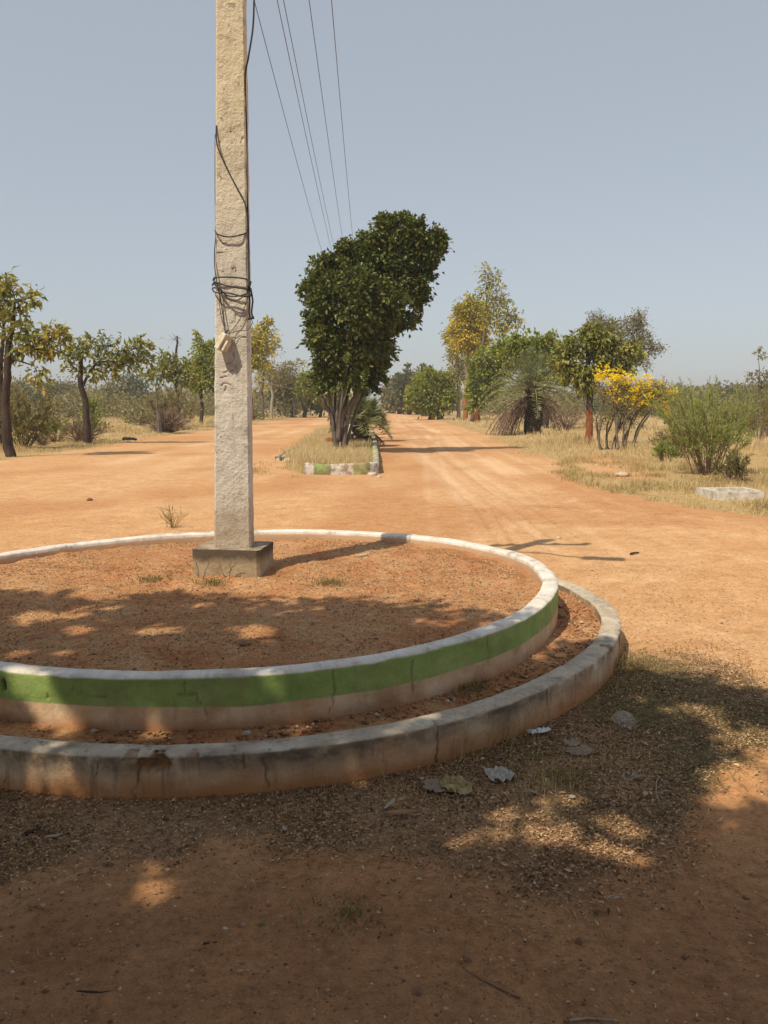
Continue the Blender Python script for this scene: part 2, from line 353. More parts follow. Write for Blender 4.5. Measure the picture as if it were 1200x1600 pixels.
def wall_common(t):
    p = t.obj(); arc, hz = t.attr('arc'), t.attr('hz')
    cb = t.n('ShaderNodeCombineXYZ'); t.l(arc, cb.inputs[0]); t.l(hz, cb.inputs[2]); return p, arc, hz, cb.outputs[0]
t = NT('painted_plaster', .75, .25); p, arc, hz, sv = wall_common(t)
wob = t.math('MULTIPLY_ADD', t.noise(sv, 9, 4, .6), .022, -.011); h2 = t.math('ADD', hz, wob)
h3 = t.math('ADD', hz, t.math('MULTIPLY_ADD', t.noise(sv, 2.2, 3), .03, -.015)); h3 = t.math('ADD', h3, t.math('MULTIPLY', wob, .25))
green = t.ramp(t.noise(sv, 6, 5, .65), [(.28, (.19, .28, .075)), (.5, (.25, .35, .10)), (.72, (.37, .43, .17))])
cream = t.ramp(t.noise(sv, 5, 5, .6), [(.3, (.46, .25, .12)), (.52, (.62, .43, .27)), (.72, (.76, .62, .47))])
white = t.ramp(t.noise(p, 7, 6, .7), [(.28, (.36, .30, .25)), (.45, (.66, .61, .55)), (.7, (.82, .79, .74))])
c = t.mix(t.ramp(h3, [(.232, 0), (.238, 1)]), cream, green)
c = t.mix(t.ramp(h2, [(.357, 0), (.362, 1)]), c, white)
drip = t.ramp(t.noise(sv, 26, 4, .6, (1, 1, .10)), [(.55, 0), (.72, .55)])
c = t.mix(t.math('MULTIPLY', drip, t.ramp(hz, [(.15, .8), (.36, .3)])), c, (.40, .25, .12))
spl = t.ramp(t.math('ADD', hz, t.math('MULTIPLY', t.noise(sv, 8, 5, .7), -.09)), [(.07, .85), (.15, 0)]); c = t.mix(spl, c, (.45, .20, .085))
grime = t.ramp(t.noise(sv, 4.2, 6, .78), [(.50, 0), (.70, .55)]); c = t.mix(grime, c, (.22, .17, .11))
c = t.mix(t.attr('inface'), c, t.mix(t.ramp(hz, [(.335, 0), (.345, 1)]), (.50, .34, .22), white)); spk = t.ramp(t.noise(sv, 60, 3, .6), [(.68, 0), (.74, .8)]); c = t.mix(spk, c, (.50, .42, .33))
c = t.mix(t.math('MULTIPLY', t.attr('crack'), .5), c, (.12, .08, .05)); c = t.mix(t.math('MULTIPLY', t.attr('chip'), .9), c, (.10, .07, .05))
t.col(c); t.bump(t.math('ADD', t.noise(p, 50, 5, .7), t.math('MULTIPLY', t.noise(p, 9, 3), 1.5)), .008, .55); M['wall_in'] = t.m
t = NT('weathered_cement', .92, .12); p, arc, hz, sv = wall_common(t)
base = t.ramp(t.noise(sv, 3.4, 6, .65), [(.32, (.28, .19, .12)), (.48, (.58, .43, .285)), (.66, (.78, .66, .49))])
hh = t.math('ADD', hz, t.math('MULTIPLY_ADD', t.noise(sv, 5, 6, .72), .16, -.08))
orange = t.ramp(hh, [(.02, .95), (.10, .25), (.14, 0)]); c = t.mix(orange, base, (.42, .19, .075))
c = t.mix(t.ramp(t.noise(sv, 2.3, 4, .6), [(.5, 0), (.68, .7)]), c, (.52, .27, .12))
dark = t.math('MULTIPLY', t.ramp(hh, [(.085, 0), (.15, 1)]), t.ramp(t.noise(sv, 3.0, 6, .75), [(.40, .1), (.56, 1)]))
c = t.mix(t.math('MULTIPLY', dark, .8), c, (.10, .082, .065))
dr = t.ramp(t.noise(sv, 24, 4, .6, (1, 1, .12)), [(.54, 0), (.7, .6)]); c = t.mix(dr, c, (.13, .09, .06))
topc = t.ramp(t.noise(p, 6, 6, .72), [(.28, (.22, .18, .14)), (.5, (.46, .40, .32)), (.72, (.68, .62, .52))])
topc = t.mix(t.ramp(t.noise(p, 17, 5, .7), [(.55, 0), (.66, .75)]), topc, (.13, .11, .09))
topc = t.mix(t.ramp(t.noise(p, 1.3, 3), [(.5, 0), (.7, .5)]), topc, (.62, .50, .38))
c = t.mix(t.ramp(hz, [(.166, 0), (.172, 1)]), c, topc)
c = t.mix(t.math('MULTIPLY', t.attr('crack'), .85), c, (.10, .065, .04))
c = t.mix(t.math('MULTIPLY', t.attr('chip'), .95, clamp=True), c, t.ramp(t.noise(p, 22, 5, .7), [(.35, (.13, .07, .04)), (.6, (.36, .18, .08))]))
t.col(c); t.bump(t.math('ADD', t.noise(p, 60, 5, .7), t.math('MULTIPLY', t.noise(p, 10, 3), 1.5)), .010, .65); M['wall_out'] = t.m
ang = lambda px, py, h: math.degrees(math.atan2(gp(px, py, h)[1] - CY, gp(px, py, h)[0] - CX))
a1, a2, a3, a4 = ang(288, 1057, HI), ang(115, 1055, HI), ang(520, 1043, HI), ang(760, 990, HI)
ring_wall('inner_ring_wall', RI, HI, ZGAP - .10, .105, M['wall_in'],
          [(a1, [(0, .345), (.005, .30), (0, .295)]), (a1, [(-.05, .18), (-.04, .285), (0, .297), (.05, .29), (.085, .20)]),
           (a2, [(0, .35), (-.005, .30), (.04, .285), (.13, .28)]), (a2, [(0, .31), (-.04, .27)]), (a3, [(0, .35), (.01, .25), (-.01, .16)]), (a4, [(0, .35), (.012, .2)]), (ang(640, 1020, HI), [(0, .33), (.0, .18)])],
          [(ang(6, 1045, HI), .30, .014, .030, .018), (ang(76, 1050, HI), .262, .007, .007, .01)], 101,
          'inner ring wall with white coping and green painted band, higher of the two round walls')
b1, b2, b3, b4 = ang(240, 1182, HO), ang(215, 1182, HO), ang(683, 1130, HO), ang(3, 1170, HO)
ring_wall('outer_ring_wall', RO, HO, -.15, .118, M['wall_out'],
          [(b2, [(.0, .15), (.005, .10), (-.03, .03), (-.02, 0)]), (b3, [(0, .18), (.004, .09), (-.003, 0)]), (b4, [(0, .17), (.01, .08), (0, .04)]),
           (ang(410, 1175, HO), [(0, .14), (.01, .06), (.02, .03)]), (ang(900, 1052, HO), [(0, .17), (.01, .1), (0, .02)]), (ang(380, 1180, HO), [(0, .17), (.0, .11)]), (ang(150, 1180, HO), [(0, .14), (-.01, .09)])],
          [(b1, .145, .085, .034, .028), (ang(205, 1178, HO), .17, .03, .02, .012), (ang(300, 1182, HO), .17, .03, .012, .01), (ang(955, 1010, HO), .17, .04, .02, .015)], 131,
          'low bare cement outer ring wall, weathered and chipped, around the green banded wall')

# ------------------------------------------------------------------ concrete pole, its cables and the overhead wires
t = NT('rough_precast_concrete', .9, .15); p = t.obj()
n1 = t.noise(p, 5, 6, .65); n2 = t.noise(p, 48, 6, .7); n3 = t.noise(p, 13, 5, .65)
c = t.ramp(n1, [(.3, (.50, .46, .40)), (.5, (.66, .61, .54)), (.7, (.74, .70, .62))])
sp = t.n('ShaderNodeSeparateXYZ'); t.l(p, sp.inputs[0])
c = t.mix(t.ramp(t.math('MULTIPLY', sp.outputs[2], .2), [(.40, 0), (.62, .65)]), c, (.70, .58, .37))
c = t.mix(t.ramp(t.math('MULTIPLY_ADD', n1, .3, t.math('MULTIPLY', sp.outputs[2], .5)), [(.20, .6), (.42, 0)]), c, (.36, .26, .16))
c = t.mix(t.ramp(n3, [(.57, 0), (.68, .6)]), c, (.24, .20, .16))
vo = t.n('ShaderNodeTexVoronoi'); vo.inputs['Scale'].default_value = 15; t.l(p, vo.inputs['Vector'])
pit = t.math('MULTIPLY', t.ramp(vo.outputs['Distance'], [(.07, 1), (.14, 0)]), t.ramp(n3, [(.50, 0), (.58, 1)]))
c = t.mix(pit, c, (.11, .085, .065)); c = t.mix(t.ramp(t.noise(p, 16, 4, .6, (1, 1, .07)), [(.56, 0), (.70, .35)]), c, (.34, .28, .22)); c = t.mix(t.math('MULTIPLY', t.attr('mark'), .7), c, (.22, .165, .12)); t.col(c)
t.bump(t.math('SUBTRACT', t.math('ADD', n2, t.math('MULTIPLY', n3, 1.4)), t.math('MULTIPLY', pit, .8)), .016, .65); M['pole'] = t.m
t = NT('stained_plinth_cement', .92, .1); p = t.obj(); n1 = t.noise(p, 9, 6, .7)
sp = t.n('ShaderNodeSeparateXYZ'); t.l(p, sp.inputs[0]); hz = t.math('MULTIPLY_ADD', n1, .14, sp.outputs[2])
c = t.ramp(n1, [(.3, (.26, .19, .12)), (.6, (.44, .35, .24))]); c = t.mix(t.ramp(t.math('MULTIPLY', hz, 2), [(.34, 0), (.46, .9)]), c, (.085, .065, .05))
nn = t.n('ShaderNodeNewGeometry'); s2 = t.n('ShaderNodeSeparateXYZ'); t.l(nn.outputs['Normal'], s2.inputs[0])
c = t.mix(t.ramp(s2.outputs[2], [(.6, 0), (.8, 1)]), c, t.ramp(t.noise(p, 12, 5, .7), [(.35, (.17, .13, .09)), (.6, (.42, .35, .26))]))
t.col(c); t.bump(t.noise(p, 40, 6, .7), .012, .7); M['plinth'] = t.m
M['cable'] = NT('dull_black_cable', .55, .4).col((.035, .033, .035)).m
M['wire'] = NT('aluminium_wire', .6, .3).col((.09, .085, .08)).m
t = NT('weathered_cream_plastic', .5, .4); t.col(t.ramp(t.noise(t.obj(), 30, 5, .6), [(.3, (.52, .45, .33)), (.65, (.74, .67, .54))])); M['box'] = t.m
M['steel'] = NT('galvanised_steel', .55, .4).col((.32, .31, .30)).m
M['dark_hole'] = NT('dark_box_inside', .9, .1).col((.06, .045, .035)).m

PZ = .285
pole_root = empty('utility_pole', (-1.08, 5.92, PZ), 'tall rough concrete utility pole with coiled cable, standing on a cement plinth inside the ring', 'utility pole')
def boxgrid(sx, sy, z0, z1, n, nz, taper=0, lean=(0, 0), amp=0, seed=0, bev=.012, marks=None):
    """rectangular prism with subdivided sides, rounded vertical edges and surface waviness"""
    per = []
    hx, hy = sx / 2, sy / 2
    cs = [(-hx + bev, -hy), (hx - bev, -hy), (hx, -hy + bev), (hx, hy - bev), (hx - bev, hy), (-hx + bev, hy), (-hx, hy - bev), (-hx, -hy + bev)]
    for a, b in zip(cs, cs[1:] + cs[:1]):
        k = n if abs(a[0] - b[0]) + abs(a[1] - b[1]) > 3 * bev else 1
        for q in range(k): per.append((a[0] + (b[0] - a[0]) * q / k, a[1] + (b[1] - a[1]) * q / k))
    per = np.array(per); zz = np.linspace(z0, z1, nz); m = len(per); V = []
    for z in zz:
        f = 1 - taper * (z - z0); q = per * f
        q = q + np.sign(q) * ((fbm(per[:, 0] * 14 + seed, np.full(m, z) * 11 + per[:, 1] * 14, seed) - .47) * amp)[:, None]
        V.append(np.column_stack([q[:, 0] + lean[0] * (z - z0), q[:, 1] + lean[1] * (z - z0), np.full(m, z)]))
    VV = np.concatenate(V); mk = np.zeros(len(VV))
    for pts, w in marks or []:
        d = seg_dist(VV[:, 0] + (vnoise(VV[:, 0] * 50, VV[:, 2] * 50, 3) - .5) * .014, VV[:, 2], pts); w = w * .72; mk = np.maximum(mk, smooth(w, w * .2, d) * (.35 + .65 * (vnoise(VV[:, 0] * 45, VV[:, 2] * 45, 9) > .38)) * (VV[:, 1] < -sy * .3 * (1 - taper * (VV[:, 2] - z0))))
    if marks: VV[:, 1] += mk * .006
    V = [VV]; boxgrid.mk = mk
    m_ = MB(); i = np.arange(nz - 1)[:, None] * m; j = np.arange(m)[None, :]; j2 = (j + 1) % m
    m_.add(np.concatenate(V), np.stack([i + j, i + j2, i + m + j2, i + m + j], -1).reshape(-1, 4))
    m_.F.append((np.array([[(nz - 1) * m + k for k in range(m)]]), 0)); return m_
def put(o, parent, loc=(0, 0, 0), rot=(0, 0, 0)):
    o.parent = parent; o.location = loc; o.rotation_euler = rot; return o
def pm(*pts):
    out = []
    for a, b in pts:
        q = pp(a, b, PF); q = pp(a, b, PF + .03 * max(0, (q[2] - 1)) / 4); out.append((q[0] + 1.08, q[2] - PZ - .17))
    return out if len(out) > 1 else out + [(out[0][0] + .001, out[0][1] + .001)]
PF = 5.92 - .085                                # plane of the pole's front face
MARKS = [(pm((362, 421), (366, 418), (370, 421), (369, 425)), .009), (pm((361, 447), (364, 444), (368, 446)), .008), (pm((367, 492), (368, 500), (366, 505), (361, 505)), .008), (pm((365, 552), (366, 558), (362, 566), (355, 568)), .008), (pm((339, 583), (350, 582), (365, 579)), .008), (pm((344, 590), (358, 588), (367, 586)), .008),
         (pm((346, 603), (349, 599), (355, 599), (362, 603)), .011), (pm((353, 604), (350, 612)), .011), (pm((347, 602)), .016), (pm((360, 528), (368, 529), (374, 526), (385, 527)), .008), (pm((347, 425)), .012), (pm((356, 499)), .009), (pm((341, 485)), .010), (pm((341, 493)), .012), (pm((381, 405)), .010), (pm((380, 215), (376, 223)), .013), (pm((345, 185), (348, 190)), .011), (pm((343, 222)), .012), (pm((344, 275), (345, 281)), .010),
         (pm((345, 376), (348, 381), (354, 380)), .008), (pm((378, 240)), .012), (pm((339, 395), (353, 396)), .006), (pm((384, 733), (380, 730), (388, 738)), .008), (pm((372, 130), (376, 138)), .010), (pm((350, 140)), .012), (pm((388, 690)), .012)]
mshaft = boxgrid(.262, .17, 0, 5.50, 34, 800, taper=.080, lean=(.018, 0), amp=.008, seed=5, marks=MARKS)
shaft = mshaft.build('shaft', M['pole'], pole_root, True, attrs={'mark': boxgrid.mk})
shaft.location = (0, 0, .17); shaft.data.set_sharp_from_angle(angle=R(40))
pl = boxgrid(.49, .40, -.2, .205, 12, 14, amp=.012, seed=9, bev=.02).build('plinth', M['plinth'], pole_root, True)
pl.location = (-.012, .04, 0); pl.rotation_euler = (0, 0, R(-7)); pl.data.set_sharp_from_angle(angle=R(40))
# cross-arm, insulators and lamp arm at the top
CZ = 5.27; m = MB()
def box(mb, c, s, mi=0, rz=0):
    c = np.array(c); s = np.array(s) / 2; P = np.array([[x, y, z] for x in (-1, 1) for y in (-1, 1) for z in (-1, 1)]) * s
    ca, sa = math.cos(rz), math.sin(rz); P = np.column_stack([P[:, 0] * ca - P[:, 1] * sa, P[:, 0] * sa + P[:, 1] * ca, P[:, 2]])
    mb.add(P + c, np.array([[0, 1, 3, 2], [4, 6, 7, 5], [0, 4, 5, 1], [2, 3, 7, 6], [0, 2, 6, 4], [1, 5, 7, 3]]), mi=mi)
box(m, (.11, -.09, CZ), (1.06, .06, .07)); m.build('crossarm', M['steel'], pole_root)
for x in (-.38, -.23, .1, .26, .60):
    m = MB(); tube(m, [(x, -.09, CZ + .03), (x, -.09, CZ + .06), (x, -.09, CZ + .08), (x, -.09, CZ + .10), (x, -.09, CZ + .13), (x, -.09, CZ + .15)], [.02, .05, .025, .045, .02, .03], 10); m.build('insulator', M['box'], pole_root, True)
m = MB(); tube(m, [(.09, -.1, 4.5), (.28, -.45, 4.9), (.48, -.80, 5.12)], .022, 8); m.build('lamp_arm', M['steel'], pole_root, True)
m = MB(); box(m, (.66, -.86, 5.14), (.40, .15, .07), rz=R(-12)); m.build('lamp_head', M['steel'], pole_root)

PF = 5.92 - .085                                # plane of the pole's front face
def cable(name, pix, rad, label, cat='cable', group=None, closed=False, mat='cable', ang_=None, Yp=PF - .012):
    """pix: (px, py, depth offset)"""
    P = np.array([pp(a, b, Yp + d) for a, b, d in pix])
    q = []
    n = len(P)
    for i in range(n - 1):                       # catmull-rom
        p0 = P[max(i - 1, 0)]; p1 = P[i]; p2 = P[i + 1]; p3 = P[min(i + 2, n - 1)]
        for s in np.linspace(0, 1, 9)[:-1]:
            q.append(.5 * ((2 * p1) + (-p0 + p2) * s + (2 * p0 - 5 * p1 + 4 * p2 - p3) * s * s + (-p0 + 3 * p1 - 3 * p2 + p3) * s ** 3))
    q.append(P[-1]); m = MB(); tube(m, np.array(q), rad * .8, 8); o = m.build(name, M[mat], smooth_=True, loc=q[-1]); return tag(o, label, cat, group)
cable('service_cable', [(398, -60, -.05), (397, 0, -.05), (395, 45, -.04), (388, 90, -.02), (383, 122, .03), (385, 200, .06), (386, 300, .06), (388, 360, .04), (389, 430, .02), (390, 446, 0)], .0075,
      'thick black cable bulging away from the right edge of the concrete pole near the top')
cable('service_cable', [(338, 196, .03), (339, 225, .005), (352, 258, 0), (370, 293, 0), (382, 316, 0), (387, 345, .0), (386, 362, .03), (372, 368, .0), (355, 370, 0), (340, 366, .0), (336, 360, .05)], .006,
      'black cable crossing the pole front diagonally and looping under itself as a strap')
cable('service_cable', [(337, 372, .03), (336, 300, .05), (336, 210, .06)], .003, 'thin wire running up the left edge of the concrete pole')
cable('service_cable', [(387, 362, .02), (389, 400, .02), (389, 436, .01)], .005, 'short black cable dropping down the right edge to the coil')
cable('service_cable', [(337, 372, .02), (335, 400, .02), (337, 430, 0), (345, 470, 0), (350, 505, -.01), (352, 522, -.03)], .0045, 'black cable dropping down the left edge to the small box')
coil = empty('cable_coil', tuple(pp(362, 450, PF)), 'loose coil of black cable wound several times around the concrete pole', 'cable coil')
CL = np.array(pp(362, 450, PF))
def loop(pix, rad):
    # open hoop around the shaft: front points given, back closed behind the pole
    P = [pp(a, b, PF + d) for a, b, d in pix] + [pp(pix[-1][0] - 6, pix[-1][1] - 3, PF + .21), pp(pix[0][0] + 6, pix[0][1] - 2, PF + .21), pp(pix[0][0], pix[0][1], PF + pix[0][2])]
    P = np.array(P); n = len(P); q = []
    for i in range(n - 1):
        p0 = P[max(i - 1, 0)]; p1 = P[i]; p2 = P[i + 1]; p3 = P[min(i + 2, n - 1)]
        for s in np.linspace(0, 1, 9)[:-1]: q.append(.5 * ((2 * p1) + (-p0 + p2) * s + (2 * p0 - 5 * p1 + 4 * p2 - p3) * s * s + (-p0 + 3 * p1 - 3 * p2 + p3) * s ** 3))
    m = MB(); tube(m, np.array(q) - CL, rad * .8, 8); m.build('cable_loop', M['cable'], coil, True)
loop([(333, 438, .05), (337, 434, -.02), (360, 433, -.02), (384, 436, -.02), (390, 442, .03)], .0065)
loop([(332, 446, .05), (336, 441, -.03), (352, 446, -.04), (374, 450, -.04), (391, 452, .0)], .0065)
loop([(332, 452, .05), (337, 457, -.03), (358, 458, -.04), (378, 463, -.04), (393, 462, .0)], .0065)
loop([(336, 446, .03), (343, 450, -.05), (362, 470, -.04), (382, 462, -.04), (390, 448, .02)], .005)
loop([(334, 436, .03), (338, 447, -.04), (356, 462, -.045), (376, 462, -.04), (389, 455, .02)], .0055)
m = MB()
for a in (0, 1, 2, 3): tube(m, [pp(386 + a, 436 + 3 * a, PF - .03) - CL, pp(392 - a, 441 + 3 * a, PF - .02) - CL, pp(387 + a, 447 + 2 * a, PF - .03) - CL, pp(392, 452 + a, PF) - CL], .008, 7)
m.build('cable_knot', M['cable'], coil, True)
for dx in (0, 5):
    m = MB(); tube(m, [pp(389 + dx * .6, 452, PF) - CL, pp(390 + dx, 470, PF) - CL, pp(389 + dx * .8, 488, PF) - CL, pp(391 + dx * .8, 498, PF) - CL], .006, 7); m.build('cable_end', M['cable'], coil, True)
m = MB(); tube(m, [pp(388, 498, PF) - CL, pp(397, 496, PF) - CL], .010, 8); m.build('cable_tie', M['cable'], coil, True)
for k, (pix, lb) in enumerate([([(343, 455, 0), (344, 485, 0), (350, 510, 0), (356, 521, -.02)], 'thin wire from the coil down to the small box, left one'),
                   ([(390, 455, 0), (382, 480, 0), (374, 500, 0), (362, 516, 0), (357, 521, -.02)], 'thin wire from the coil slanting down to the small box from the right'),
                   ([(392, 497, 0), (394, 505, 0), (386, 516, 0), (372, 517, 0), (358, 521, -.02)], 'thin grey wire hanging in a slack bow below the cable ends')]):
    cable('service_wire', pix, .0028, lb, 'wire', None)
bc = pp(349, 535, PF - .040)
bx = empty('junction_box', tuple(bc), 'small cream plastic junction box hanging tilted against the concrete pole', 'junction box')
m = MB(); box(m, (0, 0, 0), (.040, .09, .120)); o = m.build('casing', M['box'], bx); o.rotation_euler = (R(-12), R(28), R(-28))
bv = o.modifiers.new('bevel', 'BEVEL'); bv.width = .006; bv.segments = 2
m = MB(); box(m, (.030, -.0, -.012), (.03, .050, .075)); o = m.build('open_inside', M['box'], bx); o.rotation_euler = (R(-12), R(28), R(-28))
m = MB(); tube(m, [(0.01, .0, .05), (.03, .02, .085)], .005, 6); m.build('cable_entry', M['cable'], bx)
# weathered nicks are in the concrete itself; overhead wires leave the cross-arm towards the next pole
for k, ((x0, y0), (x1, y1), wx, desc) in enumerate([((397, 0), (505, 400), -.38, 'leftmost of the five overhead wires, nearest the pole'), ((433, 0), (519, 395), -.23, 'second overhead wire from the pole, left one of the close pair'),
                                 ((443, 0), (524, 395), .10, 'third overhead wire from the pole, right one of the close pair'), ((483, 0), (537, 385), .26, 'fourth overhead wire from the pole, running alone'), ((518, 0), (550, 360), .60, 'rightmost overhead wire, farthest from the pole')]):
    # world line that passes the two picture points: near end over the cross-arm, far end at the next pole
    Y0, Y1 = 9.2, 24.0
    A = pp(x0, y0, Y0); d = ray(x1, y1); 
    Yf = (5.9 + CAMH) ; B = pp(x1, y1, 30.0)
    # choose heights: near point at about 6.2 m
    tt = (5.60 - CAMH) / ray(x0, y0)[2]; A = np.array([0, 0, CAMH]) + ray(x0, y0) * tt
    tt = (5.75 - CAMH) / ray(x1, y1)[2]; B = np.array([0, 0, CAMH]) + ray(x1, y1) * tt
    S0 = np.array([-1.08 + .11 + wx - .11, 5.83, PZ + CZ + .14]); E0 = A + (B - A) * 2.0; E0[2] = 6.3
    P = []
    for s in np.linspace(0, 1, 8): P.append(S0 + (A - S0) * s)
    for s in np.linspace(0, 1, 30)[1:]: q = A + (B - A) * s; q[2] = A[2] + (B[2] - A[2]) * s - .25 * s * (1 - s); P.append(q)
    for s in np.linspace(0, 1, 10)[1:]: P.append(B + (E0 - B) * s)
    m = MB(); tube(m, np.array(P), .0042, 5); tag(m.build('overhead_wire', M['wire'], smooth_=True, loc=P[0]), desc, 'wire', 'wires strung along the median')
far_pole_xy = (float(P[-1][0]) - .3, float(P[-1][1]))

# dry vine twigs on the plinth
m = MB()
for pix in ([(318, 905), (321, 890), (329, 873)], [(312, 900), (307, 886), (306, 874)], [(354, 912), (347, 893), (341, 876)], [(358, 908), (358, 893), (361, 872)], [(358, 895), (364, 887), (371, 878)]):
    P = np.array([pp(a, b, 5.92 - .2 - .01 * k) for k, (a, b) in enumerate(pix)]); tube(m, bez(P[0], P[min(1, len(P) - 1)], P[-1], 8) + rng.normal(0, .004, (8, 3)), np.linspace(.004, .0015, 8), 5, .6)
tag(m.build('dry_vine', M['twig'], loc=pp(350, 900, 5.7)), 'leafless dry vine stems clinging to the front of the cement plinth', 'vine')

# ------------------------------------------------------------------ median kerb
t = NT('flaking_kerb_paint', .85, .15); p = t.pos(); s = t.attr('arc')
seg = t.math('PINGPONG', t.math('MULTIPLY_ADD', t.noise(p, 3), .06, s), .42)
c = t.mix(t.ramp(seg, [(.23, 0), (.25, 1)]), (.60, .56, .50), (.27, .36, .13))
c = t.mix(t.ramp(t.noise(p, 7, 6, .75), [(.46, 0), (.58, .85)]), c, (.20, .15, .11)); c = t.mix(t.ramp(t.noise(p, 2.5, 4), [(.5, 0), (.7, .5)]), c, (.45, .25, .13)); t.col(c); t.bump(t.noise(p, 25, 5), .02, .7); M['kerb'] = t.m
def kerb(name, pts, w, h, label, s0=0):
    P = np.array([(a, b) for a, b in pts], float); L = np.concatenate([[0], np.cumsum(np.hypot(*np.diff(P, axis=0).T))]); n = int(L[-1] / .05) + 2
    s = np.linspace(0, L[-1], n); P = np.column_stack([np.interp(s, L, P[:, 0]), np.interp(s, L, P[:, 1])])
    T = np.gradient(P, axis=0); T /= np.linalg.norm(T, axis=1, keepdims=True); N = np.column_stack([T[:, 1], -T[:, 0]])
    k = 0.02; prof = [(-w / 2, -.1), (-w / 2, h * .5), (-w / 2 + .2 * k, h - k), (-w / 2 + k, h), (0, h + .004), (w / 2 - k, h), (w / 2 - .2 * k, h - k), (w / 2, h * .5), (w / 2, -.1)]
    V = np.stack([np.column_stack([P + N * (a + (fbm(s * 3, s * 0 + b * 9, 5)[:, None] - .47) * .05), np.full(n, b) + (fbm(s * 2.2, s * 0, 8) - .47) * .07 * (b > 0)]) for a, b in prof], 1)
    m = MB(); q = len(prof); i = np.arange(n - 1)[:, None] * q; j = np.arange(q - 1)[None]
    m.add(V.reshape(-1, 3), np.stack([i + j, i + j + 1, i + q + j + 1, i + q + j], -1).reshape(-1, 4))
    m.F.append((np.array([list(range(q))]), 0)); m.F.append((np.array([[(n - 1) * q + k for k in range(q)][::-1]]), 0))
    c = V.reshape(-1, 3).mean(0) * [1, 1, 0]
    return tag(m.build(name, M['kerb'], smooth_=True, loc=c, attrs={'arc': np.repeat(s + s0, q)}), label, 'kerb')
t = NT('bare_mudstained_kerb', .95, .1); t.col(t.ramp(t.noise(t.pos(), 5, 6, .7), [(.35, (.42, .24, .13)), (.65, (.56, .46, .35))])); M['stone_k'] = t.m
kerb('median_kerb', [(-1.72, 18.0), (-.45, 18.0), (-.27, 18.08), (-.19, 18.3), (-.20, 21), (-.28, 26), (-.40, 34), (-.60, 44)], .15, .24, 'median kerb painted in green and white blocks, turning along the right road')
kerb('median_kerb', [(-2.9, 22.6), (-2.45, 26)], .12, .10, 'low pale broken kerb length lying on the left side of the median', 0)
kerb('median_kerb', [(-3.0, 31), (-3.4, 40), (-3.9, 52)], .12, .13, 'far left kerb of the median beyond the big dark tree', .6).data.materials[0] = M['stone_k']

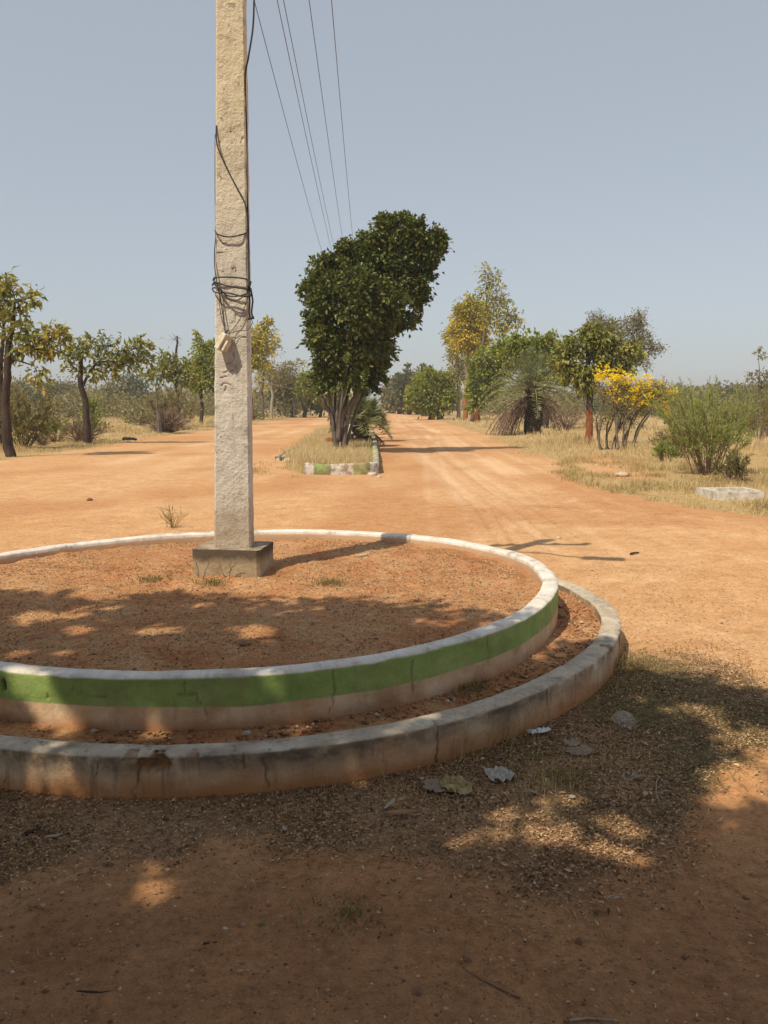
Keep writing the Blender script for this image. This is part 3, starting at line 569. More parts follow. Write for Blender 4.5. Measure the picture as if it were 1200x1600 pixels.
# ------------------------------------------------------------------ trees
def clump_pts(c, r, n):
    """clump centres inside an ellipsoid, biased to its skin"""
    d = unit(rng.normal(size=(n, 3))); k = rng.uniform(.25, 1, n) ** .45
    return c + d * k[:, None] * r
def tree(name, label, cat, base, stems, blobs, leaf, mats, n_leaf, n_clump, sig=.16, droop=.4, sides=7, bare=0, group=None, up=.0, leafbias=0., twr=.008, limb=.35, extra=None, curl=0., sprig=1., bs=.93):
    blobs = [tuple(b[:2]) + (b[2] * bs, b[3] * bs) + tuple(b[4:]) for b in blobs]
    """base px; stems: list of [(px,py,radius m, depth offset)]; blobs: (px,py,rx,ry,dy,weight)"""
    Yb = gp(*base)[1] if len(base) == 2 else base[2]; G = pp(base[0], base[1], Yb); G[2] = 0; s = Yb / F
    root = empty(name, tuple(G), label, cat, group)
    mt, ml = MB(), MB(); SP = []
    for st in stems:
        P = np.array([pp(a[0], a[1], Yb + (a[3] if len(a) > 3 else 0)) for a in st]); rad = np.array([a[2] for a in st])
        if st[0][1] >= base[1] - 1: P[0][2] = -.1
        n = len(P); q = []; rr = []
        for i in range(n - 1):
            p0 = P[max(i - 1, 0)]; p1 = P[i]; p2 = P[i + 1]; p3 = P[min(i + 2, n - 1)]
            for u in np.linspace(0, 1, 6)[:-1]:
                q.append(.5 * ((2 * p1) + (-p0 + p2) * u + (2 * p0 - 5 * p1 + 4 * p2 - p3) * u * u + (-p0 + 3 * p1 - 3 * p2 + p3) * u ** 3)); rr.append(rad[i] * (1 - u) + rad[i + 1] * u)
        q.append(P[-1]); rr.append(rad[-1]); q = np.array(q); q += rng.normal(0, 1, q.shape) * (np.array(rr) * .07)[:, None] * [1, 1, 0]; ph = rng.uniform(0, 50); wz = (vnoise(q[:, 2] * 1.1 + ph, 0 * q[:, 2], 5) - .5); wz2 = (vnoise(q[:, 2] * 2.3 + ph, 0 * q[:, 2] + 3, 6) - .5); q[:, 0] += wz * .22 * (q[:, 2] > .05) * min(1, rad[0] / .08); q[:, 1] += wz2 * .15 * (q[:, 2] > .05)
        tube(mt, q, rr, sides, .5, jit=.10); SP.append((q, np.array(rr)))
    allq = np.concatenate([a for a, _ in SP]); allr = np.concatenate([b for _, b in SP])
    W = sum(b[5] if len(b) > 5 else b[2] * b[3] for b in blobs)
    for b in blobs:
        c = pp(b[0], b[1], Yb + (b[4] if len(b) > 4 else 0)); rx, rz = b[2] * s, b[3] * s; r = np.array([rx, (rx + rz) / 2, rz])
        w = (b[5] if len(b) > 5 else b[2] * b[3]) / W; nc = max(3, int(n_clump * .55 * w)); nl = max(6, int(n_leaf * w))
        # limb
        d = np.linalg.norm(allq - c, axis=1) + np.maximum(0, allq[:, 2] - c[2]) * 2.0; i = int(np.argmin(d)); a = allq[i]
        midp = (a + c) / 2 + np.array([0, 0, .12 * np.linalg.norm(c - a)]) + rng.normal(0, .08, 3) * np.linalg.norm(c - a)
        lp = bez(a, midp, c, 8); r0 = min(allr[i] * .6, .10); tube(mt, lp, np.linspace(r0, max(r0 * limb, .008), 8), 5, .5)
        C = clump_pts(c, r, nc)
        for cc in C[:min(nc, 140)]:
            st_ = lp[rng.integers(2, 8)]; mp = (st_ + cc) / 2 + rng.normal(0, .1, 3) * np.linalg.norm(cc - st_) + np.array([0, 0, -.05])
            tube(mt, bez(st_, mp, cc, 5), np.linspace(twr * 1.6, twr * .5, 5), 3, .5, cap=False)
        k = rng.integers(0, nc, nl); sg = (sig * rng.uniform(.5, 1.15, nc))[k][:, None]
        P = C[k] + rng.normal(size=(nl, 3)) * sg; out = unit(P - C[k] + 1e-6) + unit(P - c) * .5
        D = out + np.array([0, 0, -droop + up]) + rng.normal(0, .35, (nl, 3))
        ctint = rng.uniform(-.18, .18, nc); rn = np.clip(rng.beta(2.2, 2.2, nl) + ctint[k] + leafbias + (b[6] if len(b) > 6 else 0), 0, 1)
        leaves(ml, P, D, leaf[0], leaf[1], rn, curl=curl)
    ns = max(4, int(len(blobs) * 2.2 * sprig)); allc = np.array([pp(b[0], b[1], Yb + (b[4] if len(b) > 4 else 0)) for b in blobs]); cc0 = allc.mean(0)
    for _ in range(ns):                            # leafy shoots standing proud of the outline
        b = blobs[rng.integers(len(blobs))]; c = pp(b[0], b[1], Yb + (b[4] if len(b) > 4 else 0)); r = np.array([b[2], (b[2] + b[3]) / 2, b[3]]) * s
        d = unit(unit(c - cc0 + 1e-6) * .9 + rng.normal(0, .6, 3) + [0, 0, .35]); a = c + d * r * .6; tip = c + d * (r * rng.uniform(1.0, 1.25) + rng.uniform(.3, 1.6) * sig * 1.6); pth = bez(a, (a + tip) / 2 + rng.normal(0, .05, 3), tip, 5)
        tube(mt, pth, np.linspace(twr * 1.2, twr * .4, 5), 3, .5, cap=False)
        m_ = int(max(5, n_leaf / max(n_clump, 1) * 1.3 * rng.uniform(.6, 1.6))); u = rng.uniform(.15, 1, m_) * 4; i = u.astype(int).clip(0, 3); P = pth[i] + (pth[i + 1] - pth[i]) * (u - i)[:, None] + rng.normal(0, sig * .32, (m_, 3))
        leaves(ml, P, rng.normal(0, .6, (m_, 3)) + d * .6 + [0, 0, -droop * .7], leaf[0], leaf[1], np.clip(rng.beta(2.2, 2.2, m_) + leafbias + .08, 0, 1), curl=curl)
    for _ in range(bare):                          # leafless twigs standing out of the crown
        b = blobs[rng.integers(len(blobs))]; c = pp(b[0], b[1], Yb); r = np.array([b[2], (b[2] + b[3]) / 2, b[3]]) * s
        d = unit(rng.normal(size=3) + [0, 0, .8]); tip = c + d * r * rng.uniform(1.0, 1.45); tube(mt, bez(c, (c + tip) / 2 + rng.normal(0, .1, 3), tip, 6), np.linspace(twr * 1.5, .003, 6), 3, .5, cap=False)
    if extra: extra(mt, Yb, SP)
    mt.build('trunk', mats[0], root, True, loc=G); ml.build('crown', mats[1], root, False, loc=G)
    for o in root.children: o.location = (0, 0, 0)
    return root
def twigfan(mt, P0, n, L, spread, r0=.012, upk=1., fork=2):
    for _ in range(n):
        d = unit(rng.normal(size=3) * spread + np.array([0, 0, upk])); d[2] = abs(d[2]) * .8 + .08
        e_ = P0 + d * L * rng.uniform(.5, 1.1); pth = bez(P0 + rng.normal(0, .05, 3) * [1, 1, 0], (P0 + e_) / 2 + np.array([0, 0, .08 * L]), e_, 6); tube(mt, pth, np.linspace(r0, .003, 6), 4, rng.uniform(), cap=False)
        for f in range(fork):
            a = pth[rng.integers(2, 5)]; g = a + unit(d + rng.normal(0, .5, 3)) * L * rng.uniform(.2, .45); tube(mt, bez(a, (a + g) / 2, g, 4), np.linspace(r0 * .5, .002, 4), 3, rng.uniform(), cap=False)

# --- the big dark tree leaning right on the median
BY = 26.0
tree('median_tree', 'big dense dark green tree leaning right from many grey stems at the median end', 'tree', (530, 692, BY),
     [[(525, 692, .075), (521, 650, .065), (514, 600, .05), (506, 540, .04, -.3), (500, 470, .03, -.3)],
      [(529, 692, .085), (529, 650, .075), (533, 590, .06), (538, 500, .05, .2), (545, 420, .03)],
      [(537, 692, .10), (546, 650, .09), (562, 600, .08), (585, 510, .06), (600, 430, .05), (620, 370, .02)],
      [(534, 690, .07), (541, 645, .065), (555, 590, .05, .4), (590, 520, .05, .4), (645, 440, .03, .3)],
      [(522, 690, .06), (512, 640, .05), (500, 600, .04, .3), (488, 560, .03, .4)],
      [(531, 690, .06), (534, 640, .05, -.3), (540, 580, .04, -.5), (560, 500, .04, -.8)],
      [(527, 694, .05), (525, 650, .045, .3), (526, 600, .04, .5), (520, 520, .03, .6)],
      [(540, 692, .055), (556, 650, .05, .3), (578, 600, .04, .5), (610, 540, .03, .6)]],
     [(515, 468, 32, 46, -.4), (508, 520, 28, 48, -.3), (522, 432, 26, 26, 0), (535, 412, 10, 10, 0, 110), (560, 470, 38, 60, -.9), (560, 430, 34, 38, 0), (590, 418, 34, 38, 0), (602, 388, 22, 24, 0),
      (575, 392, 18, 20, 0, 380), (618, 408, 32, 38, .2), (645, 398, 22, 22, .2), (668, 392, 14, 14, .2, 220), (598, 358, 8, 9, 0, 90), (644, 368, 9, 12, 0, 110), (628, 378, 10, 10, 0, 90), (655, 378, 10, 8, 0, 80), (648, 436, 16, 16, .2), (630, 452, 26, 26, .3),
      (600, 470, 36, 42, -.5), (612, 500, 24, 22, .3), (634, 497, 11, 5, .3, 60), (578, 525, 34, 40, -.4), (598, 542, 20, 24, .3), (545, 545, 32, 34, -.5), (517, 565, 24, 32, 0), (508, 592, 14, 18, 0, 200), (580, 570, 24, 24, .2), (578, 596, 20, 18, .3, 300), (550, 590, 16, 18, -.4, 220), (499, 438, 9, 14, 0, 100), (496, 485, 13, 38, 0, 450),
      (672, 376, 8, 6, 0, 70), (684, 382, 5, 6, 0, 45), (674, 400, 9, 6, 0, 60), (664, 424, 10, 6, .2, 70), (654, 455, 7, 5, .2, 50), (645, 470, 8, 5, .2, 50), (632, 354, 5, 5, 0, 35), (648, 356, 5, 6, 0, 40), (612, 354, 5, 4, 0, 30), (488, 445, 4, 7, 0, 30), (556, 406, 18, 16, 0, 300), (506, 416, 6, 7, 0, 40), (545, 395, 5, 5, 0, 30)],
     (.15, .095), (M['bark_grey'], M['leaf_big']), 31000, 1000, sig=.145, droop=.35, twr=.010, curl=.15, sprig=3.0, bs=.80)

def teak_bare(tip, n):
    def f(mt, Yb, SP):
        for k in range(n):
            a = SP[0][0][-1 - rng.integers(0, 4)]; e_ = pp(tip[0] + rng.uniform(-tip[2], tip[2]), tip[1] + rng.uniform(0, tip[3]), Yb); tube(mt, bez(a, (a + e_) / 2 + rng.normal(0, .05, 3), e_, 6), np.linspace(.018, .004, 6), 3, .5, cap=False)
    return f
T, PK = M['leaf_teak'], (.26, .10)
tree('broadleaf_tree', 'dark tree at the far left with drooping leaves and a branch arching right', 'tree', (17, 714),
     [[(17, 714, .15), (14, 660, .13), (14, 600, .11), (17, 550, .09), (23, 510, .07), (26, 470, .03)], [(17, 565, .07), (40, 547, .055), (62, 545, .045), (78, 557, .03), (84, 565, .02)], [(18, 560, .04), (35, 565, .025), (55, 572, .015)]],
     [(20, 452, 12, 9, 0), (8, 468, 14, 9, 0), (45, 465, 11, 8, 0), (30, 480, 12, 8, 0), (25, 505, 8, 10, 0), (3, 485, 10, 12, 0), (42, 520, 15, 10, 0), (58, 532, 13, 8, 0), (75, 533, 12, 8, 0), (90, 522, 11, 9, 0, 120, .25), (62, 545, 10, 6, 0), (58, 580, 7, 8, 0), (28, 540, 8, 10, 0), (83, 545, 6, 8, 0, 50, .2)],
     PK, (M['bark_dark'], T), 600, 70, sig=.14, droop=.9, sides=9, bare=8, twr=.012, extra=teak_bare((40, 462, 26, 30), 9), curl=.35)
tree('broadleaf_tree', 'small leaning tree at the left frame edge beside the arching branch tree', 'tree', (2, 702),
     [[(2, 702, .14), (0, 640, .12), (-4, 580, .09), (1, 530, .06), (0, 500, .03)]], [(-6, 520, 16, 16, 0), (2, 555, 10, 14, 0), (-10, 480, 18, 20, 0)], PK, (M['bark_dark'], T), 160, 20, sig=.16, droop=.8, curl=.3)
tree('broadleaf_tree', 'small dark trunked tree with a wide flat crown on the left verge', 'tree', (137, 694),
     [[(137, 694, .17), (134, 660, .13), (131, 620, .11), (128, 590, .10), (127, 560, .09), (128, 540, .05)], [(131, 605, .06), (142, 580, .05), (160, 562, .03), (185, 553, .02)], [(128, 585, .04), (115, 575, .03), (104, 562, .02)]],
     [(106, 550, 12, 13, 0), (124, 545, 16, 11, 0), (150, 548, 17, 14, 0), (158, 534, 10, 9, 0, 70), (150, 578, 14, 9, 0), (172, 572, 14, 12, 0), (186, 553, 17, 14, 0), (205, 548, 15, 15, 0), (219, 545, 12, 9, 0), (222, 567, 12, 8, 0), (198, 568, 14, 10, 0), (120, 575, 10, 10, 0, 50)],
     (.24, .10), (M['bark_dark'], T), 980, 130, sig=.15, droop=.6, bare=22, twr=.011, leafbias=-.06, curl=.3)
tree('broadleaf_tree', 'spindly tree with a leafless top spike above a green crown behind the brush pile', 'tree', (277, 668),
     [[(277, 668, .20), (277, 630, .16), (277, 590, .13), (276, 555, .09), (275, 525, .04)]], [(255, 580, 20, 15, 0), (272, 572, 20, 12, 0), (295, 582, 14, 18, 0), (248, 590, 15, 10, 0), (283, 590, 20, 12, 0), (262, 565, 12, 8, 0)],
     (.32, .14), (M['bark_dark'], T), 1050, 100, sig=.2, droop=.5, twr=.014, leafbias=-.08, extra=teak_bare((276, 518, 14, 22), 16))
tree('roadside_tree', 'slim tree with a loose yellow green crown just left of the concrete pole', 'tree', (317, 664),
     [[(317, 664, .16), (317, 640, .13), (316, 610, .11), (316, 570, .07), (318, 540, .03)]], [(316, 555, 18, 14, 0), (305, 575, 18, 14, 0), (328, 580, 16, 18, 0), (320, 600, 20, 14, 0), (333, 550, 10, 12, 0), (312, 537, 10, 8, 0), (302, 595, 12, 12, 0)],
     (.28, .15), (M['bark_dark'], M['leaf_green']), 3200, 150, sig=.22, droop=.3, twr=.014, leafbias=.15)
tree('roadside_tree', 'tall yellow leaved tree partly hidden behind the concrete pole', 'tree', (394, 657),
     [[(394, 657, .22), (392, 630, .18), (391, 590, .14), (395, 550, .10), (405, 520, .05)]], [(400, 530, 16, 14, 0), (412, 540, 14, 13, 0), (395, 548, 16, 14, 0), (408, 520, 13, 9, 0), (388, 560, 14, 16, 0), (405, 562, 12, 12, 0, 120, -.3), (418, 511, 6, 7, 0, 40, -.5)],
     (.34, .18), (M['bark_red'], M['leaf_yellow']), 2600, 160, sig=.3, droop=.5, twr=.02)
tree('roadside_tree', 'thin wispy tree with sparse pale leaves beyond the yellow tree', 'tree', (410, 655),
     [[(410, 655, .17), (410, 620, .14), (412, 580, .10), (420, 530, .04)]], [(424, 525, 8, 10, 0), (428, 548, 9, 10, 0), (420, 575, 10, 12, 0), (409, 600, 13, 12, 0, 170, .2), (412, 585, 9, 9, 0)],
     (.3, .16), (M['bark_grey'], M['leaf_pale']), 700, 70, sig=.3, droop=.5, twr=.02, bare=20)
tree('roadside_tree', 'pale trunked tree with a thin flat spreading crown', 'tree', (425, 653),
     [[(425, 653, .20), (425, 620, .16), (426, 590, .12), (430, 575, .06)], [(426, 592, .08), (445, 578, .05), (470, 568, .02)]], [(430, 578, 18, 6, 0), (450, 573, 16, 4, 0), (464, 570, 11, 3, 0), (415, 582, 12, 6, 0), (440, 585, 20, 7, 0), (432, 600, 14, 9, 0)],
     (.3, .15), (M['bark_pale'], M['leaf_olive']), 1500, 110, sig=.3, droop=.2, twr=.02, leafbias=.2)
tree('roadside_tree', 'dull olive crowned tree rising behind the dark round trees left of the median', 'tree', (455, 652),
     [[(455, 652, .25), (455, 610, .18), (458, 590, .06)]], [(452, 600, 18, 9, 0), (470, 600, 16, 10, 0), (440, 605, 14, 8, 0)], (.4, .24), (M['bark_dark'], M['leaf_olive']), 2200, 80, sig=.4, droop=.3, twr=.02)
for px_, py_, lb in ((436, 650, 'first dark round crowned tree after the pale trunk on the left road edge'), (446, 650, 'second dark round crowned tree on the left road edge'), (464, 648, 'third dark round crowned tree on the left road edge, trunk leaning')):
    tree('roadside_tree', lb, 'tree', (px_, py_), [[(px_, py_, .28), (px_, 632, .2), (px_ + 1, 612, .08)]], [(px_ - 5, 616, 12, 14, 0), (px_ + 7, 614, 13, 15, 0), (px_, 603, 11, 8, 0)], (.42, .25), (M['bark_dark'], M['leaf_dark']), 2200, 70, sig=.4, droop=.4, twr=.02, group='dark round trees on the left road edge')
tree('roadside_tree', 'bright green tree glowing behind the dark round trees near the median', 'tree', (476, 648, 100),
     [[(476, 648, .3), (480, 632, .2), (490, 612, .08)], [(476, 640, .15), (468, 620, .08)]], [(490, 602, 20, 14, 0), (482, 612, 18, 12, 0), (502, 612, 16, 14, 0), (478, 592, 8, 5, 0)], (.45, .27), (M['bark_dark'], M['leaf_green']), 3000, 90, sig=.45, droop=.4, twr=.02, leafbias=.2)
tree('roadside_tree', 'dull green tree seen through the stems of the big median tree', 'tree', (500, 646, 105),
     [[(500, 646, .25), (502, 628, .12)]], [(500, 622, 18, 16, 0), (516, 620, 14, 16, 0)], (.45, .25), (M['bark_dark'], M['leaf_dark']), 1800, 60, sig=.45, droop=.4, twr=.02)
# right side of the right road
for px_, by_, top, w, mt_, lb in ((612, 646, 608, 9, 'leaf_olive', 'farthest brownish tree at the vanishing end of the right road'), (624, 647, 592, 17, 'leaf_olive', 'tall brownish olive tree next after the farthest one on the right'),
                                  (641, 648, 583, 19, 'leaf_dark', 'dark tree in the far row on the right, broad topped'), (664, 650, 580, 16, 'leaf_dark', 'dark tree with a high round top behind the bright green pair')):
    tree('roadside_tree', lb, 'tree', (px_, by_), [[(px_, by_, .35), (px_, 630, .25), (px_, top + 15, .1)]], [(px_ - w * .4, (top + 632) / 2, w * .8, (632 - top) * .45, 0), (px_ + w * .4, (top + 636) / 2 + 4, w * .8, (632 - top) * .45, 0), (px_, top + 10, w * .6, 10, 0), (px_ + w * .2, 630, w, 11, 0)],
         (.6, .35), (M['bark_dark'], M[mt_]), 3000, 110, sig=.5, droop=.4, twr=.03)
for px_, lb in ((672, 'bright green roundish tree, left one of the pair before the tall yellow trees'), (687, 'bright green roundish tree, right one of the pair before the tall yellow trees')):
    k = px_ - 687
    tree('roadside_tree', lb, 'tree', (px_, 656), [[(px_, 656, .24), (px_ - 1, 640, .2), (px_ - 3, 620, .1)], [(px_ + 4, 656, .16), (px_ + 5, 640, .14), (px_ + 2, 622, .07)]],
         [(px_ - 22 - k * .4, 618, 16, 17, 0), (px_ - 5, 606, 20, 14, 0), (px_ + 8, 622, 17, 17, 0), (px_ - 14, 628, 18, 12, 0), (px_ + 6, 598, 14, 11, 0), (px_ - 8, 590, 9, 6, 0, 60, .2)], (.36, .2), (M['bark_dark'], M['leaf_green']), 5200, 150, sig=.32, droop=.5, twr=.02, leafbias=.08)
tree('tall_tree', 'tall slender pale tree, leftmost trunk of the yellow leaved group', 'tree', (715, 656),
     [[(715, 656, .22), (717, 620, .18), (716, 580, .14), (717, 530, .10), (722, 490, .05)]], [(708, 540, 12, 14, 0), (715, 560, 12, 15, 0), (705, 525, 9, 10, 0), (722, 585, 10, 16, 0), (712, 590, 8, 12, 0), (720, 520, 12, 15, 0)], (.36, .16), (M['bark_pale'], M['leaf_pale']), 1900, 130, sig=.35, droop=.8, twr=.02, bare=14)
tree('tall_tree', 'tall tree with dense golden yellow crown and reddish lower trunk', 'tree', (728, 657),
     [[(728, 657, .27), (728, 620, .22), (731, 560, .16), (735, 510, .10), (737, 475, .05)]], [(735, 482, 22, 14, 0, None, -.15)[:5] + (320, -.15), (722, 500, 16, 16, 0, 260, .05), (745, 505, 18, 18, 0, 300, 0), (735, 525, 22, 15, 0, 320, .15), (722, 530, 14, 14, 0, 180, .2), (750, 530, 12, 12, 0, 150, .1), (740, 545, 14, 12, 0, 150, .05), (712, 515, 8, 8, 0, 60, .1)],
     (.36, .18), (M['bark_red_pale'], M['leaf_yellow']), 6500, 260, sig=.3, droop=.7, twr=.02)
tree('tall_tree', 'tallest airy tree with sparse high yellow tufts above the golden crown', 'tree', (738, 658, 74),
     [[(738, 658, .2), (745, 600, .17), (752, 550, .14), (758, 510, .10), (762, 460, .06), (765, 430, .03)], [(758, 510, .06), (780, 500, .04), (795, 490, .02)]],
     [(768, 432, 12, 9, 0, 90, -.1), (760, 450, 10, 14, 0), (782, 465, 12, 12, 0), (772, 480, 14, 14, 0), (795, 492, 14, 9, 0, 120, -.05), (805, 500, 9, 9, 0), (785, 508, 14, 9, 0, 120), (765, 500, 12, 12, 0), (755, 425, 6, 6, 0, 20)],
     (.33, .15), (M['bark_grey'], M['leaf_yellow']), 1300, 150, sig=.3, droop=.7, twr=.018, leafbias=-.25, bare=36)
tree('roadside_tree', 'broad bright green tree in front of the golden tree, short reddish trunk', 'tree', (744, 661),
     [[(744, 661, .28), (744, 640, .26), (745, 610, .18), (752, 585, .12), (765, 560, .06)]], [(765, 560, 24, 18, 0), (785, 555, 20, 15, 0), (750, 580, 18, 18, 0), (772, 582, 20, 14, 0), (760, 600, 20, 14, 0), (790, 570, 16, 12, 0), (748, 610, 14, 12, 0), (793, 545, 14, 9, 0), (745, 628, 8, 8, 0, 40)],
     (.34, .19), (M['bark_red'], M['leaf_green']), 7500, 240, sig=.28, droop=.5, twr=.02)
tree('roadside_tree', 'bright green topped tree rising behind the date palm', 'tree', (850, 668, 54),
     [[(850, 668, .3), (848, 620, .2), (845, 575, .1)], [(848, 610, .12), (815, 570, .06)], [(848, 605, .12), (875, 565, .06)]], [(820, 545, 20, 13, 0), (845, 540, 18, 11, 0), (860, 552, 18, 14, 0), (830, 560, 20, 12, 0), (880, 545, 14, 10, 0), (805, 556, 12, 10, 0)],
     (.3, .17), (M['bark_dark'], M['leaf_green']), 6000, 220, sig=.25, droop=.5, twr=.02)
tree('bare_tree', 'greyish thinly leaved tree spreading behind the broadleaf tree on the right', 'tree', (965, 676),
     [[(965, 676, .2), (963, 640, .17), (960, 590, .12), (958, 550, .06)], [(961, 600, .1), (985, 550, .06), (1005, 515, .02)], [(961, 600, .1), (940, 540, .05), (935, 505, .02)]],
     [(940, 510, 18, 14, 0), (965, 515, 20, 16, 0), (990, 510, 18, 14, 0), (1005, 530, 16, 12, 0), (1022, 545, 14, 9, 0), (985, 545, 20, 16, 0), (1000, 565, 16, 10, 0), (1000, 497, 8, 7, 0, 50), (930, 500, 9, 8, 0, 50)],
     (.11, .06), (M['bark_grey'], M['leaf_olive']), 6500, 420, sig=.17, droop=.2, twr=.010, bare=60)
tree('broadleaf_tree', 'broadleaf tree with a reddish trunk base between date palm and yellow flowers', 'tree', (918, 695),
     [[(918, 695, .16), (919, 660, .13), (920, 625, .12), (922, 600, .11), (921, 560, .08), (915, 520, .05), (913, 497, .02)], [(921, 610, .08), (935, 580, .06), (950, 560, .03), (975, 548, .02)], [(921, 600, .06), (905, 575, .04), (888, 560, .02)]],
     [(890, 555, 18, 14, 0), (905, 540, 18, 15, 0), (880, 575, 14, 14, 0), (900, 580, 18, 14, 0), (930, 530, 18, 15, 0), (950, 525, 16, 12, 0), (940, 550, 18, 12, 0), (965, 550, 18, 13, 0), (985, 555, 12, 12, 0), (975, 572, 12, 9, 0), (915, 600, 12, 10, 0), (920, 515, 14, 10, 0), (925, 575, 14, 10, 0), (955, 575, 14, 7, 0)],
     (.24, .10), (M['bark_red'], T), 3500, 300, sig=.15, droop=1.0, twr=.011, leafbias=-.05, bare=12, curl=.3)
# yellow flowering shrub
def shrub(name, label, cat, base, stemspec, blobs, leaf, mats, nl, nc, flowers=None, **k):
    root = tree(name, label, cat, base, stemspec, blobs, leaf, mats, nl, nc, **k)
    if flowers:
        G = np.array(root.location); Yb = G[1]; mf = MB(); s = Yb / F
        for (px_, py_, rx, rz, n) in flowers:
            n = int(n * 1.6)
            c = pp(px_, py_, Yb); C = c + unit(rng.normal(size=(n, 3))) * rng.uniform(.3, 1, (n, 1)) * np.array([rx, rx, rz * 1.5]) * s - [0, 0, rz * .35 * s]
            for q in C:
                a = rng.uniform(0, 6.28, 9); D = np.column_stack([np.cos(a), np.sin(a), rng.uniform(-.2, .9, 9)]); leaves(mf, np.repeat(q[None], 9, 0) + rng.normal(0, .035, (9, 3)), D, .075, .055, rng.uniform(0, 1, 9))
        o = mf.build('flowers', M['flower'], root, False, loc=G); o.location = (0, 0, 0)
    return root
shrub('flowering_shrub', 'leggy shrub covered in yellow flowers beside the red based broadleaf tree', 'shrub', (962, 703),
      [[(940 + d, 703, .04, r_), (938 + d * 1.15 + e_ * .4, 680, .035, r_), (942 + d * 1.3 + e_, 655, .028, r_ * 1.3), (946 + d * 1.6 + e_ * .6, 632, .018, r_ * 1.6), (948 + d * 2.0 + e_, 604, .008, r_ * 2)] for d, e_, r_ in ((0, -5, 0), (6, 7, .3), (12, -6, .5), (20, 4, .3), (27, -7, -.2), (33, 8, .2), (40, -4, 0), (46, 9, -.3), (3, -12, .2), (50, -3, .4), (36, -10, -.4), (16, 10, .1))],
      [(955, 610, 24, 14, 0), (985, 605, 26, 14, 0), (1015, 610, 24, 14, 0), (1000, 630, 26, 12, 0), (965, 640, 22, 14, 0), (1035, 615, 18, 14, 0), (940, 655, 12, 14, 0, 80), (985, 655, 20, 14, 0, 160)], (.08, .035), (M['bark_grey'], M['leaf_olive']), 5200, 420,
      flowers=[(938, 586, 10, 8, 14), (962, 590, 20, 12, 26), (988, 595, 26, 12, 36), (1015, 600, 26, 13, 36), (970, 612, 28, 14, 26), (1000, 618, 32, 14, 28), (1036, 618, 20, 14, 20), (1052, 608, 9, 10, 8), (995, 634, 26, 8, 8), (952, 574, 14, 7, 6), (1045, 636, 9, 8, 6)], sig=.12, droop=.2, twr=.008, leafbias=.15, bare=40)
# feathery upright green shrub
def feathery(name, label, base, n, spread, H, leafn, mat='leaf_willow', r0=.016, group=None, lb=0, base_r=.15, L=.13, wdt=.022):
    G = gp(*base); root = empty(name, tuple(G), label, 'shrub', group); mt, ml = MB(), MB()
    for k in range(n):
        a = rng.uniform(0, 6.28); rr = rng.uniform(.1, 1) ** .7 * spread; e_ = G + np.array([math.cos(a) * rr, math.sin(a) * rr * .8, H * rng.uniform(.55, 1.05) * (1 - .28 * rr / spread)])
        b0 = G + np.array([math.cos(a), math.sin(a), 0]) * base_r * rng.uniform(0, 1) + [0, 0, -.03]
        pth = bez(b0, b0 * .45 + e_ * .55 + np.array([0, 0, -.1 * H * rng.uniform(-.5, 1)]), e_, 9); tube(mt, pth, np.linspace(r0, .003, 9), 5, rng.uniform(), cap=False)
        paths = [pth]
        for f in range(5):
            q = pth[rng.integers(3, 8)]; g = q + unit((e_ - b0) / H + rng.normal(0, .35, 3)) * H * rng.uniform(.15, .35); p2 = bez(q, (q + g) / 2, g, 5); tube(mt, p2, np.linspace(r0 * .4, .002, 5), 3, rng.uniform(), cap=False); paths.append(p2)
        for p2 in paths:
            m_ = int(leafn / n / len(paths)); u = rng.uniform(.25, 1, m_) * (len(p2) - 1); i = u.astype(int).clip(0, len(p2) - 2); f_ = (u - i)[:, None]
            P = p2[i] * (1 - f_) + p2[i + 1] * f_; T_ = unit(p2[i + 1] - p2[i]); leaves(ml, P, T_ * .9 + rng.normal(0, .55, (m_, 3)) + [0, 0, .2], L, wdt, np.clip(rng.beta(2, 2, m_) + lb + rng.uniform(-.15, .15), 0, 1))
    mt.build('stems', M['twig'], root, loc=G); ml.build('foliage', M[mat], root, loc=G)
    for o in root.children: o.location = (0, 0, 0)
    return root
feathery('feathery_shrub', 'feathery bright green shrub with many upright stems near the concrete trough', (1105, 742), 52, 1.2, 2.1, 10500, base_r=.32, L=.11, wdt=.014, r0=.010, lb=.12)
feathery('feathery_shrub', 'small green tuft of new shoots at the left foot of the feathery shrub', (1040, 722), 12, .3, .55, 900, lb=.1)
feathery('feathery_shrub', 'taller dusty green shrub at the right frame edge', (1186, 690), 26, 1.3, 2.6, 6000, mat='leaf_olive', lb=.25)
feathery('feathery_shrub', 'dull dry bush low against the right foot of the feathery shrub', (1150, 752), 14, .45, .6, 900, mat='leaf_olive')
feathery('feathery_shrub', 'brownish low scrub between the flowering shrub and the feathery shrub', (1060, 715), 26, .9, .9, 1800, mat='leaf_olive', lb=.2)
tree('tall_weed', 'thin tall weed stalk with a flat tuft on top at the right frame edge', 'plant', (1186, 700), [[(1186, 700, .03), (1188, 640, .02), (1186, 590, .015), (1186, 555, .008)]], [(1184, 556, 10, 4, 0), (1190, 585, 12, 5, 0), (1176, 592, 10, 4, 0), (1192, 600, 12, 7, 0)], (.12, .05), (M['bark_grey'], M['leaf_olive']), 320, 30, sig=.07, droop=.1, twr=.006)
